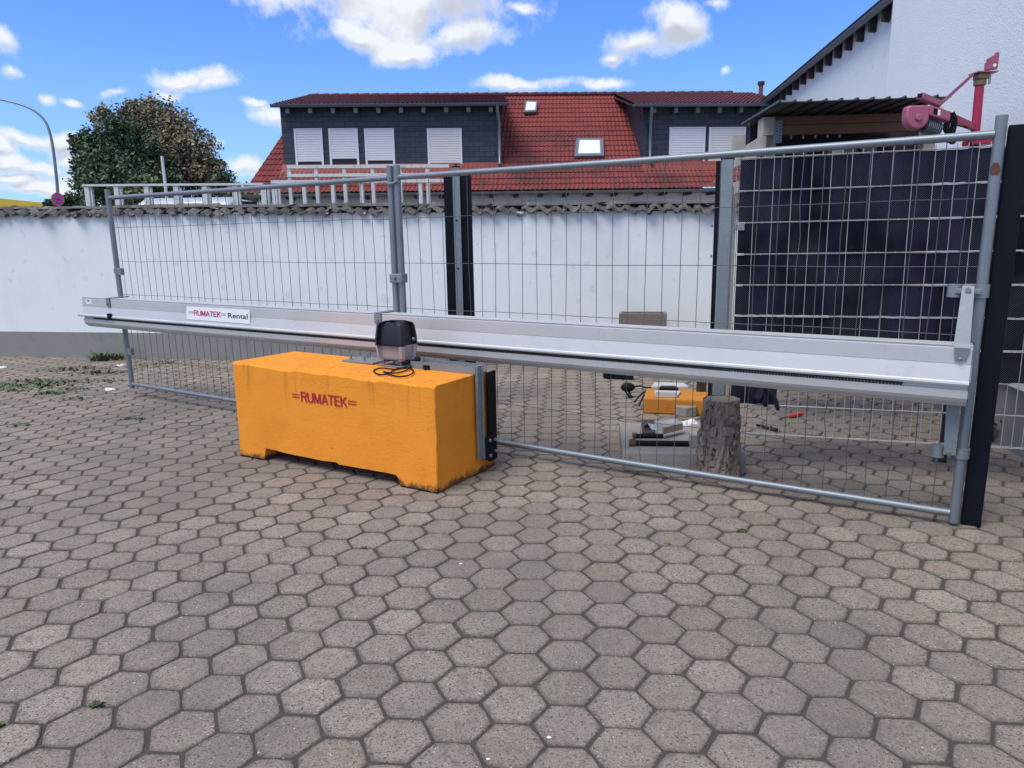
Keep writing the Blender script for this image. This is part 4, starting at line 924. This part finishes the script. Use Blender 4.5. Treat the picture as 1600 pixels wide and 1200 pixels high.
def skylight(c4, gl):
    # corners on the roof plane
    pts = []
    for px in c4:
        d = ray(*px); P = Hs(0, 0, ze+.1); t = ((P-CAM)@rn)/(d@rn); pts.append(CAM+d*t)
    pts = [np.array(p) for p in pts]; c = sum(pts)/4
    mb = MB(); mb.slab([p+rn*.02 for p in pts], rn*.09); fr_ = mb.build('roof_window', M_fascia, house)
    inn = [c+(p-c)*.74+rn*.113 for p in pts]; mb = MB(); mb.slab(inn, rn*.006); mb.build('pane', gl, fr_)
    inn2 = [c+(p-c)*.80+rn*.110 for p in pts]; mb = MB(); mb.slab(inn2, rn*.002); mb.build('sash', M_plinth, fr_)
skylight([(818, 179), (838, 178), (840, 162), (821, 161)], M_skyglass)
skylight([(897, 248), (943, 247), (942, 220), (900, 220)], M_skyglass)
vpz = hpx((1186, 136), dR); MB().tube([Hs(vpz[0], dR-.2, zr-.3), Hs(vpz[0], dR-.2, zr+.32)], .09, 8).build('vent_pipe', M_apron, house, smooth=50)
MB().tube([Hs(vpz[0], dR-.2, zr+.30), Hs(vpz[0], dR-.2, zr+.42)], .14, 8).build('vent_cowl', M_darkwood, house, smooth=50)
# ================================================================== BEHIND THE WALL
def behind(off):
    P = W(0, off, 0); return lambda px: onp(px, P, nw)
def railing(posts, rails, off, ytops, label, pw_=.075, fl=True):
    g = behind(off); a = g((posts[0], ytops)); t_ = thing('railing', (a[0], a[1], 0), label, 'railing', 'white railings behind the boundary wall')
    for (x, y) in posts_xy(posts, ytops):
        p = g((x, y)); MB().box((-pw_/2, -.02, -p[2]), (pw_/2, .02, 0), frame(p, dw, nw, BU)).build('upright', M_whitep, t_)
        if fl: MB().box((pw_/2+.0005, .0, -p[2]), (pw_/2+.035, .03, -.02), frame(p, dw, nw, BU)).build('upright_flange', M_whitep, t_)
    for (x0, y0, x1, y1, h_) in rails:
        p, q = g((x0, y0)), g((x1, y1)); MB().slab([p-nw*.03, q-nw*.03, q-nw*.03+BU*h_, p-nw*.03+BU*h_], nw*.05).build('rail', M_whitep, t_)
def posts_xy(posts, y): return [(x, y) for x in posts]
railing([136, 182, 229, 275, 320, 367, 412, 429], [(131, 291.5, 412, 289.5, .030)], .75, 291, 'peeling white railing behind the wall in front of the tree')
railing([452, 494, 538, 582, 625, 668], [(450, 263.5, 702, 262, .045), (450, 277, 702, 275, .045)], 1.5, 263, 'taller white railing with two rails in front of the house', .05, False)
railing([475, 520, 565, 611, 657], [(425, 287, 702, 285, .045)], 1.1, 286, 'white railing with one rail between the wall and the house', .05, False)
Yv = 14.5
vx0, vx1 = py((243, 318), Yv+2)[0], py((383, 318), Yv+2)[0]; vz = py((310, 313), Yv+2.2)[2]
van = thing('van', ((vx0+vx1)/2, Yv+2.4, 0), 'white van parked behind the boundary wall with only its roof showing', 'van')
vsec = [(0, .35), (-.06, .75), (0, 1.05), (.55, 1.25), (1.15, vz-.10), (1.4, vz), (4.9, vz), (5.1, vz-.1), (5.15, .35)]
mb = MB(); ring = []
for x, ins in ((vx0, .12), (vx0+.10, .0), (vx1-.10, .0), (vx1, .12)):
    ring.append([(x, Yv+y, z-(ins*.55 if z > 1.5 else 0)) for y, z in vsec])
n = len(vsec); vs_ = [p for r_ in ring for p in r_]; fs = [tuple(range(n-1, -1, -1)), tuple(3*n+j for j in range(n))]
for i in range(3):
    for j in range(n): fs.append((i*n+j, i*n+(j+1) % n, (i+1)*n+(j+1) % n, (i+1)*n+j))
mb.add(vs_, fs); mb.build('body', M_vanw, van, smooth=30, bevel=.03)
mb = MB(); mb.slab([(vx0+.15, Yv+.52, 1.28), (vx1-.15, Yv+.52, 1.28), (vx1-.2, Yv+1.10, vz-.16), (vx0+.2, Yv+1.10, vz-.16)], (0, -.03, .02)); mb.build('windscreen', M_glass, van)
for x in (vx0+.1, vx1-.1):
    for y in (.95, 4.2):
        w_ = MB().tube([(x-.1, Yv+y, .34), (x+.1, Yv+y, .34)], .34, 18); w_.build('wheel', M_tyre, van, smooth=40)
mb = MB(); p, q = py((234, 309), 16), py((399, 315), 16)
bar = thing('steel_gantry', (p[0], 16, 0), 'dark steel crossbar on posts above the white van roof', 'gantry')
MB().slab([p, q, q-BU*.10, p-BU*.10], (0, .1, 0)).build('crossbar', M_black, bar)
for c in (p, q): MB().box((c[0]-.05, 16, 0), (c[0]+.05, 16.1, c[2]-.1)).build('leg', M_black, bar)
# thin pole
p = py((253, 244), 17); p2 = py((256, 320), 17); MB().tube([(p[0]+.05, 17, 0), (p[0], 17, p[2])], .035, 8).build('slim_pole', M_whitep, label='slim pale pole rising in front of the dark tree', cat='pole', smooth=50)
# street lamp and sign
Yl = 29.
lp = [py(c, Yl) for c in ((93, 322), (89, 285), (84, 240), (79, 212), (72, 192), (60, 178), (44, 168), (20, 160), (-12, 153))]
base = np.array([lp[0][0]+.15, Yl, 0]); lamp = thing('street_lamp', base, 'tall grey street lamp with long curved arm', 'street lamp')
sp_ = spline([base]+lp, 6); MB().tube(sp_, list(np.linspace(.065, .032, len(sp_))), 10).build('mast', M_zinc, lamp, smooth=50)
e = lp[-1]; MB().sphere(e+np.array([-.35, 0, -.02]), (.45, .16, .09), 12, 8).build('lamp_head', M_zinc, lamp, smooth=60)
sg = py((90, 311.5), Yl-.2); sign = thing('traffic_sign', (sg[0], Yl-.2, 0), 'round red and blue no stopping sign on the street lamp', 'sign')
def disc(c, r0, r1, y, n=28):
    mb = MB(); vs_ = []; 
    for i in range(n):
        a = 2*math.pi*i/n; vs_ += [(c[0]+math.cos(a)*r0*.86, c[1]+y, c[2]+math.sin(a)*r0), (c[0]+math.cos(a)*r1*.86, c[1]+y, c[2]+math.sin(a)*r1)]
    mb.add(vs_, [(2*i, 2*i+1, 2*((i+1) % n)+1, 2*((i+1) % n)) for i in range(n)]); return mb
mb = MB().tube([sg+np.array([0, .02, 0]), sg], .26, 28); mb.build('sign_plate', M_zinc, sign)
disc(sg, .0, .215, -.004).build('blue_field', M_blue, sign); disc(sg, .205, .257, -.008).build('red_rim', M_signred, sign)
for a in (R(45), R(-45)):
    d_ = np.array([math.cos(a)*.86, 0, math.sin(a)]); e_ = np.array([-math.sin(a), 0, math.cos(a)])*.028
    mb = MB(); c = sg+np.array([0, -.012, 0]); mb.add([c-d_*.21-e_, c+d_*.21-e_, c+d_*.21+e_, c-d_*.21+e_], [(0, 1, 2, 3)]); mb.build('red_bar', M_signred, sign)
MB().tube([(sg[0], Yl-.15, 0), (sg[0], Yl-.15, sg[2]+.2)], .03, 8).build('sign_post', M_zinc, sign)
# yellow hall
Yy = 42.; a, b = py((-60, 305), Yy), py((84, 321), Yy)
hall = thing('yellow_hall', ((a[0]+b[0])/2, Yy+6, 0), 'distant building with yellow roof edge left of the street lamp', 'building')
mb = MB(); mb.hexa([(a[0]-6, Yy, 0), (b[0]+.6, Yy, 0), (b[0]+.6, Yy+12, 0), (a[0]-6, Yy+12, 0), (a[0]-6, Yy, a[2]-.2), (b[0]+.6, Yy, b[2]-.05), (b[0]+.6, Yy+12, b[2]-.05), (a[0]-6, Yy+12, a[2]-.2)]); mb.build('wall', M_wall, hall)
dz_ = (a[2]-b[2])/(b[0]-a[0])*6
mb = MB(); mb.hexa([(a[0]-6, Yy-.3, a[2]-.6+dz_), (b[0]+.7, Yy-.3, b[2]-.8), (b[0]+.7, Yy+12.3, b[2]-.8), (a[0]-6, Yy+12.3, a[2]-.6+dz_), (a[0]-6, Yy-.3, a[2]+dz_), (b[0]+.7, Yy-.3, b[2]), (b[0]+.7, Yy+12.3, b[2]), (a[0]-6, Yy+12.3, a[2]+dz_)]); mb.build('roof_edge', M_yellow, hall)
# ================================================================== TREES
def tree(name, lobes, Y, nleaf, mat, lsize, label, cat='tree', trunk_px=None, seed=1, zr_=.75, tonebias=0, sparse=.0):
    r = np.random.default_rng(seed); L = []
    for (x, y, rad) in lobes:
        c = py((x, y), Y); rr = rad/FPX*Y*.93; c = CAM+(c-CAM)*(1+np.clip(r.normal(0, .4), -.8, .8)*rr/Y); L.append((c, rr))
    bx = py((trunk_px or lobes[0][0], 330), Y)[0]
    t_ = thing(name, (bx, Y, 0), label, cat, None)
    tb = MB(); fork = np.array([bx, Y, L[0][0][2]*.42])
    tb.tube([np.array([bx, Y, -.05]), np.array([bx+.05, Y, fork[2]*.5]), fork], [.30, .24, .20], 10)
    for c, rr in L:
        tb.tube(spline([fork, fork+(c-fork)*.5+np.array([0, 0, .3]), c+r.normal(0, .1, 3)], 4), list(np.linspace(.13, .03, 9)), 6)
        for k_ in range(5):
            dv = r.normal(0, 1, 3); dv /= np.linalg.norm(dv); tb.tube([c, c+dv*rr*.5+r.normal(0, .05, 3), c+dv*rr*.92], [.03, .018, .008], 4)
    tb.build('trunk', M_trunk, t_, smooth=60)
    tot = sum(rr**2 for _, rr in L); vs_ = []; fs = []; tones = []
    for c, rr in L:
        k_ = int(nleaf*rr*rr/tot); ncl = max(10, int(k_/26))
        cl = r.normal(0, 1, (ncl, 3)); cl /= np.linalg.norm(cl, axis=1)[:, None]; rad = rr*(.30+.74*r.random(ncl)**.7); cc = c+cl*rad[:, None]
        ct = r.normal(0, .45, ncl)
        for i in range(ncl):
            m_ = 26; P = cc[i]+r.normal(0, rr*.075+.07, (m_, 3))
            for p in P:
                n_ = r.normal(0, 1, 3)+cl[i]*.7+np.array([0, 0, .5]); n_ /= np.linalg.norm(n_); a_ = np.cross(n_, r.normal(0, 1, 3)); a_ /= np.linalg.norm(a_); b_ = np.cross(n_, a_); s_ = lsize*(.6+.8*r.random())
                o = len(vs_); vs_ += [p-a_*s_, p-b_*s_*.55, p+a_*s_, p+b_*s_*.55]; fs.append((o, o+1, o+2, o+3)); tones.append(ct[i]+r.normal(0, .25)+tonebias)
    mb = MB(); mb.v = [tuple(map(float, v)) for v in vs_]; mb.f = fs; mb.tone = tones; mb.build('crown', mat, t_)
    return t_
tree('oak_tree', [(185, 262, 50), (136, 226, 22), (160, 240, 36), (178, 292, 52), (230, 262, 44), (142, 290, 32), (225, 300, 44), (205, 216, 34), (116, 220, 9), (135, 262, 22), (250, 290, 34), (172, 208, 22)], 33.0, 21000, M_leafd, .09, 'big dark green tree standing behind the wall near the street lamp', trunk_px=195, seed=2)
tree('maple_tree', [(262, 250, 46), (162, 186, 20), (196, 178, 20), (228, 172, 24), (252, 184, 32), (276, 206, 36), (298, 232, 38), (322, 262, 30), (340, 284, 26), (300, 288, 42), (356, 300, 14), (236, 214, 38), (205, 200, 26), (345, 262, 12)], 35.2, 21000, M_leafb, .085, 'olive brown tree with dry foliage beside the dark tree', trunk_px=270, seed=5)
tree('small_tree', [(345, 285, 14), (335, 300, 14), (352, 305, 12)], 32.5, 1800, M_leafd, .085, 'small dark tree at the foot of the olive tree near the house', trunk_px=330, seed=8)
tree('garden_bush', [(378, 312, 24), (400, 318, 20), (352, 322, 18)], 30, 2600, M_leafg, .09, 'bright green bush between the trees and the house', 'bush', 380, 9)
tree('distant_bush', [(78, 322, 10), (92, 320, 9), (110, 318, 14), (126, 316, 12)], 40, 1800, M_leafd, .12, 'low dark bushes at the foot of the street lamp', 'bush', 105, 10)
tree('garden_shrub', [(230, 300, 22), (205, 312, 20), (255, 312, 18)], 24, 2600, M_leafg, .075, 'bright green shrub in front of the dark tree trunk', 'bush', 228, 12)
# ================================================================== THINGS LYING ABOUT
# L-shaped concrete kerb slab
k0, k1 = gp(973, 737), gp(1165, 741); kd = (k1-k0); kl = np.linalg.norm(kd); kd /= kl; kn = np.array([-kd[1], kd[0], 0]); Kf = frame(k0, kd, kn, BU)
kh = .128; kdep = (gp(1000, 658, kh)-gp(1000, 705, kh))@kn
mb = MB(); mb.prism([(0, 0), (kdep, 0), (kdep, kh), (.01, kh)], 0, kl, lambda a, z, t: Kf(t, a, z)); mb.build('concrete_slab', M_conc, bevel=.01, label='grey concrete slab lying behind the mesh, carrying steel bars and offcuts', cat='slab')
def ontop(px, z=kh): return gp(px[0], px[1], z)
p = [ontop(q, kh+.001) for q in ((1003, 658), (1022, 657), (1024, 678), (1003, 679))]
MB().slab(p, (0, 0, .008)).build('steel_sheet', M_darkst, label='dark grey steel sheet lying flat on the concrete slab', cat='sheet')
def steel_bar(a, b, r_, label):
    a, b = ontop(a, kh+r_+.001), ontop(b, kh+r_+.001); t_ = thing('steel_bar', (a+b)/2-BU*r_, label, 'steel bar', 'steel bars on the concrete slab')
    MB().tube([a, b], r_, 8).build('rod', M_rubber, t_, smooth=50); MB().tube([a+(b-a)*-.01, a+(b-a)*.10], r_*1.45, 10).build('eye_end', M_rust, t_, smooth=50)
steel_bar((989, 681), (1036, 681), .016, 'shorter black steel bar with eye end lying on the concrete slab')
steel_bar((984, 692), (1076, 693), .018, 'longer rusty black steel bar along the front of the slab')
a = ontop((1036, 687)); fr_ = frame(a, (ontop((1080, 676))-a)/np.linalg.norm(ontop((1080, 676))-a), kn, BU)
MB().box((0, 0, .036), (.20, .07, .085), fr_).build('wood_offcut', M_wood, bevel=.003, label='short brown timber offcut lying across the steel bars', cat='wood')
a = ontop((1079, 700)); MB().box((0, 0, .001), (.12, .10, .085), frame(a, kd, kn, BU)).build('wood_block', M_woodp, bevel=.003, label='pale wooden block wedged beside the tree stump', cat='wood')
def crumpled(px0, px1, z, hgt, dep_, mat, name, label, cat, seed, nx=9, ny=5):
    r = np.random.default_rng(seed); a, b = gp(*px0, z), gp(*px1, z); ex = (b-a); L_ = np.linalg.norm(ex); ex /= L_; ey = np.array([-ex[1], ex[0], 0]); vs_ = []; 
    for j in range(ny):
        for i in range(nx): 
            e_ = 1-(abs(2*j/(ny-1)-1))**2
            vs_.append(a+ex*L_*(i/(nx-1)+r.normal(0, .02))+ey*dep_*(j/(ny-1)+r.normal(0, .05))+BU*(.002+hgt*e_*(.4+.6*r.random())))
    fs = [(j*nx+i, j*nx+i+1, (j+1)*nx+i+1, (j+1)*nx+i) for j in range(ny-1) for i in range(nx-1)]
    mb = MB().add(vs_, fs); o = mb.build(name, mat, label=label, cat=cat)
    so_ = o.modifiers.new('thick', 'SOLIDIFY'); so_.thickness = .002; return o
M_foil = mk('plastic_sheet', (.33, .37, .42), .3, .2, var=.3, vs=20, bump=.1)
crumpled((1022, 674), (1066, 664), kh, .05, .12, M_foil, 'plastic_sheet', 'crumpled blue grey plastic sheet on the concrete slab', 'plastic', 4)
crumpled((1058, 670), (1090, 662), kh, .035, .08, M_label, 'paper_sheet', 'crumpled white sheet behind the timber offcut', 'paper', 6)
# loose hexagon paver
c = gp(1076, 652); mb = MB(); mb.tone = []
hexp = [(.098*math.cos(math.pi/3*i+.25), .098*math.sin(math.pi/3*i+.25)) for i in range(6)]
mb.prism(hexp, 0, .085, lambda a, b, t: (c[0]+a, c[1]+.09+b, t)); mb.build('loose_paver', M_conc, bevel=.006, label='loose hexagonal paver standing on the ground behind the slab', cat='paver')
# stump
sc0 = gp(1126, 750); sc0 = sc0+np.array([.0, .10, 0]); zst = .488
st = thing('tree_stump', sc0, 'upright log stump with cracked bark in front of the hinge post', 'stump')
mb = MB(); n, kz = 84, 30; vs_ = []; rr2 = np.random.default_rng(11)
ph = rr2.random(6)*6
for k_ in range(kz):
    t = k_/(kz-1); rb = .118+.026*(1-t)**2.2-.010*t
    for i in range(n):
        a = 2*math.pi*i/n; r_ = rb*(1+.04*math.sin(3*a+ph[0])+.03*math.sin(5*a+ph[1]+2*t)); gro = math.sin(11*a+1.5*math.sin(6*t+ph[2]+2*math.sin(a))+ph[3]); r_ -= .014*max(0, gro)**1.5+.006*max(0, math.sin(19*a+3*math.sin(9*t+ph[4])))**2; r_ += rr2.normal(0, .0022)
        vs_.append(sc0+np.array([math.cos(a)*r_+.018*t, math.sin(a)*r_, t*zst]))
fs = [(k_*n+i, k_*n+(i+1) % n, (k_+1)*n+(i+1) % n, (k_+1)*n+i) for k_ in range(kz-1) for i in range(n)]
mb.add(vs_, fs); mb.build('bark', M_bark, st)
mb = MB(); mb.add([v-np.array([0, 0, .006]) for v in vs_[-n:]], [tuple(range(n))]); mb.build('cut_face', M_concbrown, st)
mb = MB()
for i in range(70):      # plates of bark standing off the trunk
    a = rr2.random()*2*math.pi; t = .04+.9*rr2.random(); r_ = .118+.026*(1-t)**2.2-.010*t; w_ = .012+.018*rr2.random(); h_ = .02+.05*rr2.random()
    ct, sn_ = np.array([math.cos(a), math.sin(a), 0]), np.array([-math.sin(a), math.cos(a), 0]); c = sc0+ct*(r_-.004)+BU*(t*zst*.93)+np.array([.018*t, 0, 0])
    mb.slab([c-sn_*w_, c+sn_*w_*.8, c+sn_*w_+BU*h_*.9, c-sn_*w_*.7+BU*h_], ct*(.008+.008*rr2.random()))
mb.build('bark_plates', M_bark, st, kind='stuff')
# small orange block with brackets and leads
o0, o1 = gp(1005, 646), gp(1106, 650); od = o1-o0; ol_ = np.linalg.norm(od); od /= ol_; on = np.array([-od[1], od[0], 0]); Of = frame(o0, od, on, BU); oh = .135
sob = thing('small_orange_block', Of(ol_/2, .2, 0), 'low orange concrete block littered with brackets behind the slab', 'concrete block')
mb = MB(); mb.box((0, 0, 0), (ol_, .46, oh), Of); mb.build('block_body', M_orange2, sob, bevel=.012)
def oz(px): return gp(px[0], px[1], oh)
def plate(pts, name, mat, label, cat, th=.02, fold=.0):
    P = [oz(p)+BU*.002 for p in pts]; mb = MB(); mb.slab(P, (0, 0, th)); 
    if fold: mb.slab([P[0]+BU*(th+.0005), P[1]+BU*(th+.0005), P[1]+BU*(th+fold), P[0]+BU*(th+fold)], on*.006)
    return mb.build(name, mat, label=label, cat=cat, bevel=.002)
plate([(1024, 621), (1058, 622), (1064, 614), (1022, 613)], 'aluminium_bracket', M_alu, 'folded aluminium bracket over the front edge of the low orange block', 'bracket', .018, .03)
plate([(1018, 608), (1075, 608), (1068, 602), (1022, 601)], 'aluminium_angle', M_alu, 'pale aluminium angle piece lying behind the folded bracket', 'bracket', .022)
plate([(1030, 612), (1060, 612), (1055, 608), (1032, 608)], 'clamp_set', M_black, 'black clamps scattered between the aluminium brackets', 'clamp', .03)
a = oz((1088, 612)); MB().box((0, 0, .002), (.085, .07, .10), frame(a, od, on, BU)).build('junction_box', M_darkst, bevel=.005, label='small dark junction box on the corner of the low orange block', cat='box')
cb = MB()
for pts in ([(1020, 606), (1008, 612), (1000, 618), (992, 628)], [(1024, 612), (1008, 616), (1002, 626), (999, 634)], [(1030, 604), (1010, 606), (1000, 603), (986, 606)]):
    cb.tube(spline([gp(x, y, .10 if i < 2 else .05) for i, (x, y) in enumerate(pts)]), .008, 6)
cb.build('lead_bundle', M_rubber, label='tangle of black leads hanging off the low orange block', cat='cable', smooth=60)
a = gp(981, 605, .10); mb = MB(); mb.sphere(a, (.07, .05, .045), 10, 7); mb.tube([a+np.array([.0, -.02, -.03]), a+np.array([.04, -.03, -.10])], .008, 6); mb.tube([a+np.array([-.03, -.02, -.03]), a+np.array([.02, -.03, -.10])], .008, 6)
mb.build('cable_reel', M_rubber, label='black cable reel beside the low orange block', cat='cable', smooth=50)
a, b = gp(944, 592), gp(990, 594)
bt = thing('timber_baulk', a, 'dark baulk lying on the paving beneath the gate beam', 'timber')
MB().box((0, 0, 0), (np.linalg.norm(b-a), .12, .075), frame(a, (b-a)/np.linalg.norm(b-a), np.array([0, 1., 0]), BU)).build('baulk', M_black, bt, bevel=.006)
# screwdriver and pliers on the paving
a, b = gp(1224, 656), gp(1252, 650); d_ = (b-a)/np.linalg.norm(b-a)
sd = thing('screwdriver', a, 'red handled screwdriver lying on the paving behind the mesh', 'tool')
MB().tube([a+d_*.07+BU*.018, a+d_*.10+BU*.018, b+BU*.02], [.012, .018, .016], 10).build('handle', M_redh, sd, smooth=50)
MB().tube([a-d_*.06+BU*.016, a+d_*.075+BU*.018], .005, 6).build('blade', M_darkst, sd)
a, b = gp(1182, 667), gp(1214, 675); d_ = (b-a)/np.linalg.norm(b-a); n_ = np.array([-d_[1], d_[0], 0])
pz = thing('cutting_pliers', a, 'open cutting pliers lying on the paving near the stump', 'tool')
MB().tube([a+BU*.015, a+d_*.08+n_*.01+BU*.015, b+n_*.02+BU*.015], .009, 6).build('handle', M_black, pz)
MB().tube([a+n_*.05+BU*.015, a+d_*.08+BU*.015, b-n_*.01+BU*.015], .009, 6).build('handle', M_darkst, pz)
# planter against the wall
g = onp((967, 490), W(0, -.42, 0), nw); g2 = onp((1042, 492), W(0, -.42, 0), nw); zpn = g[2]; pl0 = np.array([g[0], g[1], 0]); pe = (g2-g); pe[2] = 0; plw = np.linalg.norm(pe); pe /= plw; pnn = np.array([-pe[1], pe[0], 0]); Pf = frame(pl0, pe, pnn, BU)
plt_ = thing('planter_stone', Pf(plw/2, .15, 0), 'hollow weathered concrete planter stone against the white wall', 'planter')
ht = zpn
for bx in (((0, 0, 0), (plw, .035, ht)), ((0, .26, 0), (plw, .295, ht)), ((0, .0355, 0), (.035, .2595, ht)), ((plw-.035, .0355, 0), (plw, .2595, ht)), ((.0355, .0355, 0), (plw-.0355, .2595, ht-.14))):
    MB().box(*bx, Pf).build('side' if bx[1][2] == ht else 'soil', M_concbrown, plt_, bevel=.006 if bx[1][2] == ht else 0)
# litter
for i, (x, y, w_, lab) in enumerate(((166, 611, 14, 'torn white paper scrap lying on the paving near the gate end'), (1, 576, 10, 'small white scrap on the weedy paving far from the gate'), (186, 573, 9, 'thin white scrap on the paving at the foot of the wall'))):
    crumpled((x, y), (x+w_, y-2), 0.0, .03, .07, M_paper, 'paper_scrap', lab, 'litter', 20+i, 5, 4)
for i, (x, y, s_) in enumerate(((720, 882, .014), (763, 1188, .010), (858, 1154, .012), (440, 840, .008))):
    c = gp(x, y); mb = MB(); mb.sphere(c+BU*.004, (s_*.65, s_*.4, .003), 7, 4); mb.build('white_chip', M_paper, label='tiny white chip of stone on the open paving', cat='chip', group='white chips on the paving')
# ================================================================== WEEDS
def weed(px, spread, hgt, nl, seed, label, dx=1.0):
    r = np.random.default_rng(seed); c = gp(*px); mb = MB(); tones = []
    for i in range(nl):
        p = c+np.array([np.clip(r.normal(0, spread*dx), -1.5*spread*dx, 1.5*spread*dx), np.clip(r.normal(0, spread*.55), -.85*spread, .85*spread), 0]); a = r.random()*6.28; d_ = np.array([math.cos(a), math.sin(a), 0]); e_ = np.array([-d_[1], d_[0], 0]); L_ = hgt*(.35+.9*r.random()); w_ = .006+.012*r.random()
        k_ = max(.1, 1-np.linalg.norm((p-c)[:2])/(spread*3)); up_ = L_*k_; o = p+d_*L_*.4+BU*up_*.7; q = p+d_*L_*.9+BU*up_*(.7+.4*r.random())
        mb.add([p-e_*w_*.4, p+e_*w_*.4, o+e_*w_, q, o-e_*w_], [(0, 1, 2, 4), (4, 2, 3)]); t_ = r.normal(0, .5); tones += [t_, t_]
    mb.tone = tones; mb.build('weed', M_weed, label=label, cat='weed', group='weeds in the paving')
WL = 'low green weed clump growing in the paving joints'
weed((172, 562), .14, .10, 130, 1, 'taller weed clump at the foot of the white wall')
weed((158, 563), .08, .15, 70, 2, 'taller weed clump at the foot of the white wall')
for i, (x, y, s_, n_) in enumerate(((115, 577, .20, 170), (152, 583, .16, 150), (168, 596, .09, 50), (90, 598, .18, 170), (62, 603, .16, 150), (78, 615, .07, 90), (28, 610, .12, 60), (4, 603, .12, 90), (50, 596, .16, 90), (120, 609, .12, 40), (30, 665, .05, 24), (205, 655, .05, 26), (262, 568, .12, 40), (230, 572, .14, 40), (116, 624, .08, 30))):
    weed((x, y), s_, .038, n_, 30+i, WL, 1.4)
for i, (x, y, s_, n_) in enumerate(((152, 1102, .018, 26), (4, 1134, .012, 12), (1158, 829, .03, 24), (1043, 850, .015, 10), (570, 857, .012, 8), (325, 640, .03, 12), (300, 640, .03, 10))):
    weed((x, y), s_*.5, .012, n_, 60+i, 'tiny grass tuft sprouting from a joint in the open paving', 1.3)
for i, (x, y) in enumerate(((1556, 688), (1572, 672), (1590, 655), (1566, 660))):
    weed((x, y), .07, .22, 90, 80+i, 'weeds at the base of the white building behind the mat fence')
